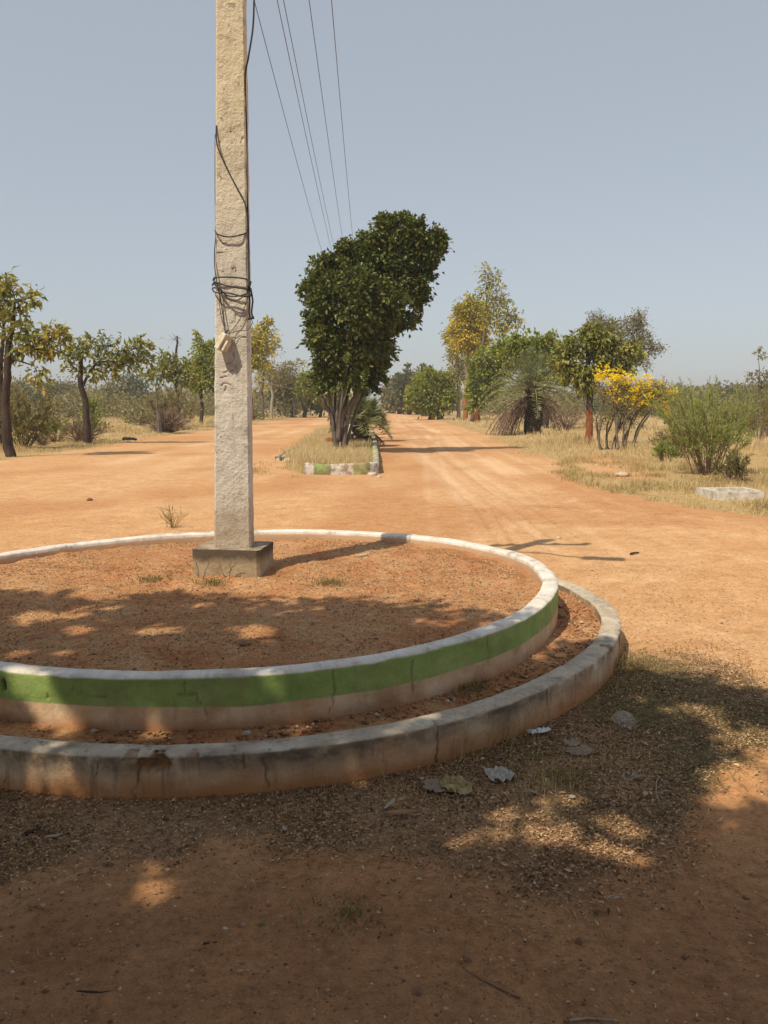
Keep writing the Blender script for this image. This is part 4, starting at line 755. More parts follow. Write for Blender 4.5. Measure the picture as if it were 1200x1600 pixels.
# left side bushes
feathery('feathery_shrub', 'dusty green bush at the foot of the far left tree', (38, 702), 30, 1.2, 2.1, 4200, mat='leaf_olive', lb=.15, L=.16, wdt=.05)
feathery('feathery_shrub', 'loose green bush between the two left trees', (88, 690), 20, 1.2, 1.2, 1800, mat='leaf_willow', lb=.0, L=.16, wdt=.05)
feathery('feathery_shrub', 'young green shoots growing around the trunk of the flat crowned tree', (143, 690), 8, .55, 1.9, 800, L=.16, wdt=.06)
def brush(name, label, base, n, L, mat='twig', spread=.8, r0=.016, leaves_=0, cat='dry shrub'):
    G = gp(*base); root = MB(); twigfan(root, G, n, L, spread, r0)
    for _ in range(n // 2): twigfan(root, G + rng.normal(0, L * .22, 3) * [1, 1, .5] + [0, 0, L * .25], 1, L * .6, 1.4, r0 * .7)
    return tag(root.build(name, M[mat], loc=G), label, cat)
brush('dry_shrub', 'fan of dry bronze twigs at the foot of the flat crowned tree', (126, 693), 75, 1.35, spread=.75)
brush('brush_pile', 'dark tangled pile of dry brushwood with a broken stump on the left verge', (264, 677), 150, 1.7, spread=.95, r0=.028)
m = MB(); G = gp(249, 678); tube(m, [G - [0, 0, .1], G + [0, 0, .8], pp(246, 640, G[1]), pp(243, 600, G[1])], [.16, .14, .07, .02], 7, .3, jit=.1); tag(m.build('dead_stump', M['bark_grey'], loc=G), 'broken grey stump with a thin dead spike beside the brush pile', 'stump')
feathery('feathery_shrub', 'tall olive bush leaning over the brush pile', (272, 672), 26, 1.8, 2.6, 2600, mat='leaf_olive', lb=.1, L=.22, wdt=.07)
brush('dry_shrub', 'grey twiggy dead shrub behind the date palm on the right', (885, 672), 60, 2.0, spread=1.0, r0=.02)
brush('dry_shrub', 'small dry twig clump on the near left verge edge', (68, 696), 30, .8, spread=1.0)

# ------------------------------------------------------------------ palms
def frond(mg, base, az, elev, L, arch, mi=0, leafl=.42, n=34, rn=.5, wl=.034, dead=False):
    d = np.array([math.cos(az) * math.cos(elev), math.sin(az) * math.cos(elev), math.sin(elev)]); h = np.array([math.cos(az), math.sin(az), 0])
    s = np.linspace(0, 1, 12)[:, None]; P = base + d * L * s + np.array([0, 0, -1]) * arch * L * s ** 2.2 - (h * L * .12 * s ** 3 if arch > .3 else 0)
    tube(mg, P, np.linspace(.03, .006, 12), 4, rn, cap=False)
    u = np.linspace(.15, 1, n); i = (u * 11).astype(int).clip(0, 10); f_ = (u * 11 - i)[:, None]; Q = P[i] * (1 - f_) + P[i + 1] * f_; T_ = unit(P[i + 1] - P[i]); S = unit(np.cross(T_, [0, 0, 1.]))
    for sg in (-1, 1):
        D = S * sg * .85 + T_ * .65 + np.array([0, 0, .25 if not dead else -.7]) + rng.normal(0, .16, (n, 3)); ll = leafl * np.sin(np.pi * (u * .85 + .12)) ** .6
        leaves(mg, Q, D, ll, wl, np.clip(rn + rng.normal(0, .15, n), 0, 1), fold=.15)
def palm(name, label, G, trunk_h, trunk_r, nf, L, dead, s=1, group=None, leafl=.42, emin=-.35):
    root = empty(name, tuple(G), label, 'palm', group); G = np.array(G); mt, mg, md = MB(), MB(), MB()
    zz = np.linspace(-.1, trunk_h, 14); tube(mt, [G + [rng.normal(0, .02), 0, z] for z in zz], np.interp(zz, [-.1, .3, trunk_h * .8, trunk_h], [trunk_r * 1.1, trunk_r * 1.0, trunk_r * .92, trunk_r * .5]), 14, .3, jit=.08)
    for k in range(int(260 * trunk_h * trunk_r / .8)):  # old leaf bases
        a = rng.uniform(0, 6.28); z = rng.uniform(.05, trunk_h); r = trunk_r * .95; b0 = G + [math.cos(a) * r, math.sin(a) * r, z]; tube(mt, [b0, b0 + [math.cos(a) * .10, math.sin(a) * .10, .10], b0 + [math.cos(a) * .12, math.sin(a) * .12, .2]], [.05, .035, .01], 4, rng.uniform(0, .6))
    top = G + [0, 0, trunk_h]
    for k in range(nf):
        az = k * 2.39996 + rng.uniform(-.2, .2); q = (k + .5) / nf; el = emin + (1.35 - emin) * q ** .8; frond(mg, top + [math.cos(az) * .12, math.sin(az) * .12, 0], az, el, L * rng.uniform(.85, 1.05), .30 + .26 * (1 - q) + rng.uniform(0, .12), leafl=leafl, n=34, rn=.10 + .42 * (1 - q) + rng.uniform(-.1, .1))
    for k in range(dead):
        az = rng.uniform(2.7, 3.9) if k % 6 else rng.uniform(-.9, .9); frond(md, top + [math.cos(az) * .25, math.sin(az) * .25, -.25 - rng.uniform(0, .4)], az, rng.uniform(-.9, .0), L * rng.uniform(.6, .85), rng.uniform(.5, .9), leafl=leafl * .8, n=24, rn=rng.uniform(.1, .9), dead=True)
    mt.build('trunk', M['bark_dark'], root, loc=G); mg.build('crown', M['palm'], root, loc=G)
    if dead: md.build('dead_fronds', M['palm_dead'], root, loc=G)
    for o in root.children: o.location = (0, 0, 0)
G = gp(833, 680)
palm('date_palm', 'squat date palm with arching grey green fronds over a skirt of dead brown ones', G, 2.3, .36, 64, 3.1, 46, emin=-.08, leafl=.44)
palm('date_palm', 'young palm with stiff fanned fronds right behind the big median tree', (-.85, 30.5, .1), .75, .20, 34, 1.25, 10, leafl=.55, emin=.05)
palm('date_palm', 'second small palm farther down the median', (-1.5, 38.0, .1), .9, .22, 22, 1.3, 6, leafl=.5, emin=.1)
for k, (Yk, pxk, top, lb) in enumerate(((33.5, 546, 560, 'slim tree on the median just behind the big tree'), (42, 560, 585, 'slim tree on the median, third in line'), (54, 562, 595, 'slim tree on the median, fourth in line'), (70, 570, 606, 'slim tree on the median, fifth in line'))):
    yb = pp(0, 0, Yk)[2]; bpy_ = 800 + (math.tan(math.atan2(CAMH, Yk) - PITCH)) * F
    tree('median_tree', lb, 'tree', (pxk, bpy_, Yk), [[(pxk, bpy_, .09), (pxk + 1, (bpy_ + top) / 2, .07), (pxk + 2, top, .03)], [(pxk - 3, bpy_, .07), (pxk - 4, (bpy_ + top) / 2, .05), (pxk - 3, top, .03)]], [(pxk, top, 18 * 33 / Yk, 20 * 33 / Yk, 0), (pxk - 8, top + 10, 10, 10, 0)], (.13, .08), (M['bark_grey'], M['leaf_big']), 3500, 160, sig=.15, twr=.01)
# next concrete pole down the line, behind the big tree
m = boxgrid(.24, .15, -.2, 7.0, 2, 4, taper=.05); fp = empty('utility_pole', (far_pole_xy[0], far_pole_xy[1], 0), 'far concrete utility pole behind the big median tree carrying the other end of the wires', 'utility pole'); m.build('shaft', M['pole'], fp)
m = MB(); box(m, (0, 0, 6.3), (2.2, .08, .08)); m.build('crossarm', M['steel'], fp)

# ------------------------------------------------------------------ grass and ground cover
def blades(name, P, h, w, mat, lean=.35, rn=None, per=1, spread=.05, parent=None, flat=0.):
    n = len(P) * per; P = np.repeat(P, per, 0) + np.column_stack([rng.normal(0, spread, (n, 2)), np.zeros(n)])
    h = np.repeat(h, per) * rng.uniform(.5, 1.15, n) if np.ndim(h) else h * rng.uniform(.5, 1.15, n); w = np.repeat(w, per) if np.ndim(w) else w
    a = rng.uniform(0, 6.28, n); ln = np.abs(rng.normal(0, lean, n)) + flat * rng.uniform(.3, 1, n)
    D = np.column_stack([np.cos(a) * ln, np.sin(a) * ln, 1 / (1 + flat * 3) + 0 * a]); D = unit(D); b = rng.uniform(0, 6.28, n); S = np.column_stack([np.cos(b), np.sin(b), 0 * b]) * (w * .5 if np.ndim(w) == 0 else (w * .5)[:, None])
    hh = h[:, None]; mid = P + D * hh * .55; tip = P + D * hh + np.column_stack([np.cos(a), np.sin(a), -.6 + 0 * a]) * hh * .22 * (ln[:, None] * 2).clip(0, 1)
    V = np.stack([P - S, P + S, mid + S * .7, mid - S * .7, tip], 1).reshape(-1, 3); k = np.arange(n)[:, None] * 5
    m = MB(); r = np.clip(rng.beta(2, 2, n) if rn is None else np.repeat(rn, per) + rng.normal(0, .12, n), 0, 1); m.add(V, k + np.array([0, 1, 2, 3]), np.repeat(r, 5)); m.F.append((k + np.array([3, 2, 4]), 0))
    return m.build(name, mat, parent)
def sample(n, xf, yf, dens):
    X, Y = xf(n), yf(n); k = rng.uniform(size=n) < dens(X, Y); return X[k], Y[k]
def wedge(n, y0, y1, sgn, xin):                 # points between the frame edge and xin
    Y = y0 * (y1 / y0) ** rng.uniform(size=n); X = sgn * (xin + (Y * .52 + 2 - xin).clip(0) * rng.uniform(size=n)); return X, Y
for nm, sgn, y0, xin, n, lbseed in (('dry_grass', 1, 10.5, 3.4, 34000, 3), ('dry_grass', -1, 20.5, 9.6, 24000, 5)):
    X, Y = wedge(n, y0, 120, sgn, xin); z = zones(X, Y); pat = smooth(.40, .62, fbm(X * .55 + lbseed, Y * .4, 23)); k = rng.uniform(size=len(X)) < z * (.12 + 1.0 * pat); X, Y, pat = X[k], Y[k], pat[k]
    edge = smooth(0, 3.5, np.abs(X) - np.abs(np.where(sgn > 0, np.interp(Y, RV[:, 0], RV[:, 1]), -10.4)))
    hh = (.07 + .34 * edge * pat) * (1 + .003 * Y); P = np.column_stack([X, Y, np.zeros(len(X)) - .01])
    tag(blades(nm, P, hh, .006 + .00055 * Y, M['straw'], .38, rn=np.clip(.25 + .5 * fbm(X * .3, Y * .3, 44), 0, 1), per=4, spread=.09), kind='stuff', label='dry straw coloured grass on the ' + ('right' if sgn > 0 else 'left') + ' side of the road', cat='grass')
# duller greenish tufts at the right verge strip
X, Y = wedge(9000, 10.2, 24, 1, 3.0); z = smooth(.05, .35, zones(X, Y)) * smooth(.42, .6, fbm(X * 1.4, Y * .9, 29)); k = rng.uniform(size=len(X)) < z; X, Y = X[k], Y[k]
tag(blades('verge_grass', np.column_stack([X, Y, 0 * X]), .13, .010, M['straw_dull'], .6, per=6, spread=.07), kind='stuff', label='low dull grass strip along the right road edge', cat='grass')
# median grass
n = 9000; Y = 18.1 + 30 * rng.uniform(size=n) ** 1.6; l, r = median_edges(Y); X = l + (r - .12 - l) * rng.uniform(size=n); k = rng.uniform(size=n) < np.clip(.35 + smooth(.3, .6, fbm(X * 2, Y, 77)), 0, 1) * smooth(-.1, .5, X - l); X, Y = X[k], Y[k]
tag(blades('median_grass', np.column_stack([X, Y, 0 * X]), .12 + .20 * smooth(18.4, 21, Y), .014, M['straw'], .3, rn=.3 + .4 * fbm(X, Y, 7), per=5, spread=.06), kind='stuff', label='tall dry straw grass filling the median', cat='grass')
X = rng.uniform(-3.6, -1.6, 900); Y = rng.uniform(17.2, 23, 900); k = rng.uniform(size=900) < smooth(.42, .6, fbm(X * 1.6, Y, 71)); 
tag(blades('verge_grass', np.column_stack([X[k], Y[k], 0 * X[k]]), .09, .010, M['straw_dull'], .7, per=5, spread=.08), kind='stuff', label='sparse dry grass on the dirt left of the median end', cat='grass')

def gz(X, Y): return gheight(np.asarray(X), np.asarray(Y))
# litter flakes: dried leaves and pods
def flakes(name, X, Y, Z, L, W, mat, label, rn=None, zup=.006):
    n = len(X); a = rng.uniform(0, 6.28, n); D = np.column_stack([np.cos(a), np.sin(a), rng.normal(0, .28, n)]); m = MB()
    leaves(m, np.column_stack([X, Y, Z + zup]), D, L, W, rng.uniform(0, 1, n) if rn is None else rn, fold=.35); return tag(m.build(name, mat), kind='stuff', label=label, cat='litter')
M['litter'] = leafmat('dried_leaf_litter', [(0, (.07, .045, .028)), (.3, (.23, .135, .07)), (.65, (.46, .30, .165)), (1, (.72, .52, .32))], .05, .85)
n = 290000; X = rng.uniform(-3.0, 3.4, n); Y = rng.uniform(2.0, 5.3, n); lz = litterz(X, Y); k = rng.uniform(size=n) < lz * (.35 + smooth(.35, .6, fbm(X * 3, Y * 3, 15))); X, Y = X[k], Y[k]
flakes('leaf_litter', X, Y, gz(X, Y), .0145, .0065, M['litter'], 'mat of small dried leaves and pods along the foot of the outer wall')
n = 7000; X = rng.uniform(-3.0, 3.4, n); Y = rng.uniform(1.9, 5.3, n); k = rng.uniform(size=n) < np.clip(litterz(X, Y + .12), 0, 1) * smooth(.36, .6, fbm(X * 2.6, Y * 2.6, 115)); X, Y = X[k], Y[k]
flakes('dry_leaves', X, Y, gz(X, Y), .027, .011, M['litter'], 'larger curled dry leaves drifted in clumps at the wall foot', zup=.010)
n = 26000; X = rng.uniform(-3.0, 3.4, n); Y = rng.uniform(1.8, 5.3, n); k = rng.uniform(size=n) < np.clip(litterz(X, Y + .2) + .06, 0, 1) * smooth(.34, .62, fbm(X * 1.9, Y * 1.9, 117)); X, Y = X[k], Y[k]
tag(blades('fallen_straw', np.column_stack([X, Y, gz(X, Y) + .004]), .055, .0022, M['straw_dull'], .3, flat=3.5), kind='stuff', label='fallen straw lying over the litter', cat='straw')
n = 26000; X = rng.uniform(-3, 4.5, n); Y = rng.uniform(1.3, 7.5, n); k = (ringd(X, Y) > .03) & (rng.uniform(size=n) < smooth(.3, .7, fbm(X * 2, Y * 2, 16))); X, Y = X[k], Y[k]
flakes('leaf_litter', X, Y, gz(X, Y), .014, .006, M['litter'], 'sparse dried leaf bits scattered over the shaded dirt')
def inring(n): 
    r = np.sqrt(rng.uniform(size=n)) * 1.98; a = rng.uniform(0, 6.28, n); return CX + r * np.cos(a), CY + r * np.sin(a)
def bedz(X, Y): return ZBED + (fbm(X * 1.5, Y * 1.5, 81) - .47) * .06 + (fbm(X * 11, Y * 11, 86) - .47) * .027
X, Y = inring(17000); k = rng.uniform(size=len(X)) < smooth(.3, .6, fbm(X * 2.5, Y * 2.5, 18)) + .15; X, Y = X[k], Y[k]
flakes('leaf_litter', X, Y, bedz(X, Y), .017, .007, M['litter'], 'dried leaf bits and straw inside the planting bed', zup=.004)
X, Y = inring(14000); k = rng.uniform(size=len(X)) < smooth(.36, .6, fbm(X * 2, Y * 2, 19)); X, Y = X[k], Y[k]
tag(blades('bed_grass', np.column_stack([X, Y, bedz(X, Y)]), .035, .003, M['straw'], .3, per=3, spread=.02, flat=1.2), kind='stuff', label='matted dry grass stubble inside the planting bed', cat='grass')
# straggling dry grass on the near right litter and at the wall foot
n = 60000; X = rng.uniform(-.3, 2.9, n); Y = rng.uniform(2.9, 5.2, n); k = rng.uniform(size=n) < litterz(X, Y) * smooth(.36, .6, fbm(X * 2.2, Y * 2.2, 27)) * smooth(.1, .9, X); X, Y = X[k], Y[k]
tag(blades('straggling_grass', np.column_stack([X, Y, gz(X, Y)]), .085, .0028, M['green_grass'], .5, per=2, spread=.03, flat=1.6), kind='stuff', label='straggling dry olive grass on the litter right of the outer wall', cat='grass')
TP, TH_ = [], []
for px_, py_, hh, nn, sp_ in ((790, 1160, .24, 60, .06), (735, 1185, .20, 40, .05), (985, 1045, .12, 160, .06), (975, 1075, .08, 100, .07), (590, 1225, .09, 22, .03), (505, 1250, .07, 50, .06), (830, 1235, .10, 60, .06), (860, 1215, .08, 80, .08), (720, 1180, .12, 40, .04), (655, 1250, .06, 50, .06), (960, 1180, .06, 90, .1)):
    TP.append(gp(px_, py_)[None] + np.column_stack([rng.normal(0, sp_, (nn, 2)), np.zeros(nn)])); TH_.append(np.full(nn, hh))
tag(blades('wall_foot_grass', np.concatenate(TP), np.concatenate(TH_), .0028, M['straw_dull'], .4), kind='stuff', label='wispy dry grass along the foot of the outer wall', cat='grass')
for px_, py_, nn, lb in ((268, 826, 16, 'small dry weed sprouting just behind the far edge of the ring'),):
    G = gp(px_, py_); m = MB(); twigfan(m, G, nn, .32, .45, .004, fork=3); leaves(m, G + rng.normal(0, 1, (120, 3)) * [.05, .05, .07] + [0, 0, .18], rng.normal(size=(120, 3)), .02, .01, rng.uniform(0, 1, 120)); tag(m.build('dry_weed', M['straw_dull'], loc=G), lb, 'weed')
for px_, py_, h_, lb in ((240, 905, ZBED, 'low green weed left of the plinth'), (515, 912, ZBED, 'tiny green weed patch right of the plinth'), (330, 912, ZBED, 'green weed at the foot of the plinth'), (735, 1075, ZGAP, 'dry tuft with dark leaves in the trench between the two walls'), (880, 1215, 0, 'green grass patch on the litter near the white plastic scrap'), (540, 1440, 0, 'small dark green weed on the bare dirt')):
    G = gp(px_, py_, h_); o = blades('small_weed', np.vstack([rng.normal(0, 1, (110, 3)) * [.016, .016, 0], rng.normal(0, 1, (30, 3)) * [.028, .028, 0]]), .045, .006, M['green_grass'], .9); o.location = G; tag(o, lb, 'weed')

# pebbles (uncountable) and single stones
M['pebble'] = leafmat('mixed_pebbles', [(0, (.16, .08, .045)), (.6, (.36, .20, .11)), (.92, (.46, .30, .19)), (1, (.60, .50, .40))], 0, .9)
def pebbles(name, P, r, label):
    n = len(P); base = unit(np.array([[0, 0, 1], [1, 0, 0], [0, 1, 0], [-1, 0, 0], [0, -1, 0], [0, 0, -1.]])); V = base[None] * (r[:, None] * rng.uniform(.6, 1.3, (n, 6)))[:, :, None] * [1, 1, .6] + P[:, None]
    fc = np.array([[0, 1, 2], [0, 2, 3], [0, 3, 4], [0, 4, 1], [5, 2, 1], [5, 3, 2], [5, 4, 3], [5, 1, 4]]); m = MB(); m.add(V.reshape(-1, 3), (np.arange(n)[:, None, None] * 6 + fc[None]).reshape(-1, 3), np.repeat(rng.uniform(0, 1, n), 6)); return tag(m.build(name, M['pebble'], smooth_=True), kind='stuff', label=label, cat='pebbles')
n = 20000; Y = 1.3 * (16 / 1.3) ** rng.uniform(size=n); X = rng.uniform(-.55, .55, n) * (Y + 1.5); k = ringd(X, Y) > .04; X, Y = X[k], Y[k]
pebbles('road_pebbles', np.column_stack([X, Y, gz(X, Y)]), rng.uniform(.0015, .005, len(X)) + rng.exponential(.0016, len(X)), 'fine pebbles scattered over the dirt')
X, Y = inring(6000); pebbles('bed_pebbles', np.column_stack([X, Y, bedz(X, Y)]), rng.uniform(.002, .006, len(X)) + rng.exponential(.002, len(X)), 'fine pebbles and clods in the planting bed')
a = rng.uniform(0, 6.28, 5000); r = harm(RI, a) + rng.uniform(0, .26, 5000); X, Y = CX + r * np.cos(a), CY + r * np.sin(a)
pebbles('trench_pebbles', np.column_stack([X, Y, 0 * X + ZGAP + .002]), rng.uniform(.003, .007, 5000) + rng.exponential(.003, 5000), 'crumbly clods and pebbles in the trench between the walls')
t = NT('pale_stone', .9, .15); t.col(t.ramp(t.noise(t.obj(), 18, 5, .6), [(.3, (.36, .27, .20)), (.7, (.62, .54, .45))])); t.bump(t.noise(t.obj(), 40, 5), .01, .6); M['stone'] = t.m
t = NT('brown_stone', .9, .15); t.col(t.ramp(t.noise(t.obj(), 18, 5, .6), [(.3, (.15, .08, .05)), (.7, (.36, .20, .12))])); t.bump(t.noise(t.obj(), 40, 5), .01, .6); M['stone_b'] = t.m
def stone(px_, py_, s, label, h=0., mat='stone', sc=(1, .8, .6), name='stone'):
    G = gp(px_, py_, h); th, ph = np.meshgrid(np.linspace(0, 2 * math.pi, 15)[:-1], np.linspace(0, math.pi, 9)); k = rng.uniform(0, 50)
    D = np.stack([np.sin(ph) * np.cos(th), np.sin(ph) * np.sin(th), np.cos(ph)], -1); r = s * (.65 + .8 * fbm(D[..., 0] * 1.6 + k, D[..., 1] * 1.6 + D[..., 2] * 2 + k, 3)); V = D * r[..., None] * sc
    i = np.arange(8)[:, None] * 14; j = np.arange(14)[None]; j2 = (j + 1) % 14; m = MB(); m.add(V.reshape(-1, 3), np.stack([i + j, i + 14 + j, i + 14 + j2, i + j2], -1).reshape(-1, 4)); o = m.build(name, M[mat], smooth_=True)
    o.location = G + [0, 0, s * sc[2] * .45]; o.rotation_euler = (0, 0, rng.uniform(0, 6)); return tag(o, label, 'stone')
stone(452, 722, .13, 'pale stone lying left of the green and white median kerb'); stone(971, 744, .12, 'pale yellowish rock in front of the feathery shrub', sc=(1.2, .8, .5))
stone(582, 743, .13, 'flat pale stone at the right corner of the median kerb', sc=(1.3, .8, .4)); stone(592, 747, .06, 'small pale stone right of the kerb corner stone')
stone(472, 1445, .0, 'x') if False else None
for a_ in ((376, 1452, .018, 'dark oval pebble on the shaded bare dirt', 0, 'stone_b'), (396, 1552, .018, 'reddish pebble on the bare dirt at the bottom of the view', 0, 'stone_b'), (652, 1555, .020, 'brown stone beside the curved stick', 0, 'stone_b'), (730, 1502, .016, 'brown stone above the curved stick', 0, 'stone_b'), (907, 1472, .014, 'small reddish stone on bare dirt right of centre', 0, 'stone_b'),
           (1058, 1073, .026, 'dark round stone on the dirt right of the outer wall', 0, 'stone_b'), (382, 1007, .03, 'flat brown stone lying in the shaded part of the bed', ZBED, 'stone_b'), (778, 957, .024, 'small pale stone in the bed near the right rim', ZBED, 'stone'), (386, 1148, .022, 'pale pebble in the trench', ZGAP, 'stone'), (392, 1161, .0, '', 0, ''),
           (568, 868, .032, 'pale flat slab bit beside the pole shadow in the bed', ZBED, 'stone'), (872, 842, .035, 'whitish stone on the road beyond the pole shadow', 0, 'stone'), (533, 1330, .022, 'dark stone on the leaf litter', 0, 'stone_b'), (1040, 745, .0, '', 0, ''), (140, 782, .05, 'small brown stone on the far left dirt', 0, 'stone_b'), (120, 1480, .016, 'small stone at the lower left', 0, 'stone_b')):
    if a_[2] > 0: stone(a_[0], a_[1], a_[2], a_[3], a_[4], a_[5], sc=(1.3, .8, .35) if 'flat' in a_[3] else (1, .8, .6))
# log on the left verge, hollow stump ring and sticks of the median
def stick(name, pts, r, label, mat='twig', cat='stick'):
    P = np.array(pts); m = MB(); q = bez(P[0], P[1] if len(P) > 2 else (P[0] + P[-1]) / 2, P[-1], 12); q += rng.normal(0, r * .12, q.shape); tube(m, q, np.linspace(r, r * .6, 12), 7, .55, jit=.1); return tag(m.build(name, M[mat], smooth_=True, loc=q[0]), label, cat)
stick('log', [gp(192, 690) + [0, 0, .12], gp(202, 690) + [0, 0, .14], gp(213, 691) + [0, 0, .10]], .075, 'short dark log lying on the left verge', 'bark_dark', 'log')
stick('pale_stick', [gp(438, 716) + [0, 0, .08], gp(455, 707) + [0, 0, .1], gp(475, 697) + [0, 0, .12]], .045, 'pale peeled pole lying left of the median grass', 'bark_pale')
stick('coconut_husk', [gp(515, 698) + [-.1, 0, .22], gp(522, 698) + [0, 0, .34], gp(530, 700) + [.15, 0, .18]], .10, 'curved brown husk half hidden in the median grass', 'bark_red', 'husk')
stick('twig', [gp(725, 1517) + [0, 0, .004], gp(765, 1540) + [0, 0, .004], gp(812, 1562) + [0, 0, .004]], .0035, 'thin curved pale stick on the bare dirt at the bottom right'); stick('twig', [gp(1028, 1218) + [0, 0, .006], gp(1020, 1240) + [0, 0, .02], gp(1032, 1262) + [0, 0, .006]], .003, 'curved pale twig on the litter at the right', 'bark_pale')
stick('twig', [gp(120, 1552) + [0, 0, .005], gp(190, 1562) + [0, 0, .008], gp(258, 1532) + [0, 0, .005]], .004, 'dark bent stick at the lower left', 'bark_dark'); stick('twig', [gp(315, 1483) + [0, 0, .008], gp(330, 1482) + [0, 0, .012], gp(345, 1477) + [0, 0, .008]], .009, 'short dark stub of wood on the shaded dirt', 'bark_dark')
stick('twig', [gp(890, 1598) + [0, 0, .005], gp(915, 1592) + [0, 0, .006], gp(960, 1597) + [0, 0, .005]], .0035, 'pale straw stick at the bottom frame edge', 'bark_pale'); stick('twig', [gp(40, 1306) + [0, 0, .006], gp(55, 1300) + [0, 0, .01], gp(66, 1296) + [0, 0, .006]], .008, 'dark short twig on the left litter', 'bark_dark')
stick('twig', [gp(985, 867) + [0, 0, .01], gp(992, 866) + [0, 0, .02], gp(998, 865) + [0, 0, .01]], .012, 'dark twig on the road past the lamp shadow', 'bark_dark'); stick('twig', [gp(130, 1422) + [0, 0, .005], gp(95, 1405) + [0, 0, .01], gp(60, 1418) + [0, 0, .005]], .0025, 'thin straw on the litter edge at the left', 'bark_pale')

# concrete trough on the right verge
t = NT('whitewashed_concrete', .9, .15); p = t.obj(); c = t.ramp(t.noise(p, 8, 6, .7), [(.32, (.30, .25, .20)), (.5, (.55, .51, .45)), (.7, (.70, .67, .62))]); t.col(c); t.bump(t.noise(p, 40, 5), .012, .6); M['trough'] = t.m
A0, B0 = gp(1122, 782), gp(1190, 780); Ctr = (A0 + B0) / 2 + [0, .42, 0]
m = MB(); Wd, Dp, Hh, th_ = B0[0] - A0[0] + .02, .80, .14, .08
def wallbox(c, s):
    q = boxgrid(s[0], s[1], 0, s[2], 10, 5, amp=.004, seed=int(rng.integers(1, 99)), bev=.015); V = np.concatenate(q.V) + np.array(c); fs = q.F; b = m.n; m.V.append(V); m.A.append(np.full(len(V), .5)); [m.F.append((f + b, 0)) for f, _ in fs]; m.n += len(V)
wallbox((0, -Dp / 2 + th_ / 2, -.02), (Wd, th_, Hh)); wallbox((0, Dp / 2 - th_ / 2, -.02), (Wd, th_, Hh)); wallbox((-Wd / 2 + th_ / 2, 0, -.02), (th_, Dp - 2 * th_ - .004, Hh + .01)); wallbox((Wd / 2 - th_ / 2, 0, -.02), (th_, Dp - 2 * th_ - .004, Hh + .012)); wallbox((0, 0, -.06), (Wd - 2 * th_ - .004, Dp - 2 * th_ - .004, .08))
tr_ = m.build('concrete_trough', M['trough']); tr_.location = Ctr; tr_.rotation_euler = (0, 0, R(4)); tag(tr_, 'low open rectangular concrete frame, whitish, sunk in the grass of the right verge', 'concrete frame')

# ------------------------------------------------------------------ rubbish
def sheet(name, px_, py_, w, d, amp, mat, label, cat, rz=0, seed=1, irregular=.25, nx=16, zoff=.008, tilt=0.):
    G = gp(px_, py_); u, v, Fq_ = grid(np.linspace(-1, 1, nx), np.linspace(-1, 1, nx)); rr = 1 + irregular * (fbm(np.arctan2(v, u) * 1.3 + seed, 0 * u + seed, seed) - .47) * 2
    r = np.maximum(np.abs(u), np.abs(v)); n_ = np.hypot(u, v); s_ = np.where(n_ > 0, r / np.maximum(n_, 1e-6), 0) * .6 + .4; Xs, Ys = u * w / 2 * rr * s_, v * d / 2 * rr * s_
    z = np.abs(fbm(u * 1.6 + seed, v * 1.6, seed + 2) - .45) * amp * 2.4 + np.abs(fbm(u * 4 + seed, v * 4, seed + 4) - .45) * amp * .9 + tilt * (v + 1) * d / 2
    m = MB(); m.add(np.stack([Xs, Ys, z], -1), Fq_); o = m.build(name, mat, smooth_=False); o.location = G + [0, 0, zoff]; o.rotation_euler = (0, 0, rz)
    sm = o.modifiers.new('solid', 'SOLIDIFY'); sm.thickness = .0012; return tag(o, label, cat)
def film(name, colr, alpha, rough=.25):
    t = NT(name, rough, .5); t.col(colr); t.b.inputs['Alpha'].default_value = alpha; return t.m
M['bag_white'] = film('milky_plastic', (.50, .46, .41), .85, .4); M['bag_yellow'] = film('yellowed_plastic', (.42, .32, .14), .8, .4); M['foil'] = NT('silver_foil', .28, .6).col((.60, .62, .68)).m; M['foil'].node_tree.nodes['Principled BSDF'].inputs['Metallic'].default_value = .6
M['clear'] = film('clear_plastic_lid', (.70, .64, .58), .20, .12); M['paper'] = NT('weathered_brown_paper', .9, .1).col((.30, .23, .17)).m
M['big_leaf'] = NT('dry_fallen_leaf', .7, .2).col((.34, .19, .10)).m; M['pale_leaf'] = NT('pale_dry_leaf', .7, .2).col((.40, .33, .25)).m
sheet('plastic_scrap', 783, 1216, .115, .115, .035, M['bag_white'], 'crumpled milky white plastic scrap on the litter in front of the outer wall', 'plastic scrap', .3, 4)
sheet('plastic_bag', 712, 1232, .12, .14, .045, M['bag_yellow'], 'crumpled yellowish see-through plastic bag near the outer wall', 'plastic bag', .6, 9, .4)
sheet('plastic_bag', 684, 1232, .11, .10, .02, M['bag_white'], 'thin greyish plastic piece touching the left side of the yellowish bag', 'plastic bag', .2, 12, .4).data.materials[0] = M['paper']
w_ = sheet('foil_wrapper', 843, 1150, .12, .035, .02, M['foil'], 'shiny silver foil wrapper at the foot of the outer wall', 'wrapper', .35, 21, .15, zoff=.02)
sheet('paper_scrap', 905, 1178, .12, .09, .02, M['paper'], 'faded brown paper scrap half buried in dry grass', 'paper scrap', .2, 31, .4); sheet('paper_scrap', 893, 1163, .09, .07, .01, M['paper'], 'smaller faded paper bit above the larger paper scrap', 'paper scrap', .9, 33, .4); sheet('paper_scrap', 985, 1218, .10, .08, .01, M['paper'], 'faded flat paper scrap right of the sunny patch', 'paper scrap', .2, 37, .4)
G = gp(975, 1134); m = MB(); a = np.linspace(0, 2 * math.pi, 33)[:-1]; prof = [(.0, .022), (.030, .022), (.036, .020), (.044, .004), (.049, .002), (.052, .006), (.050, .0)]
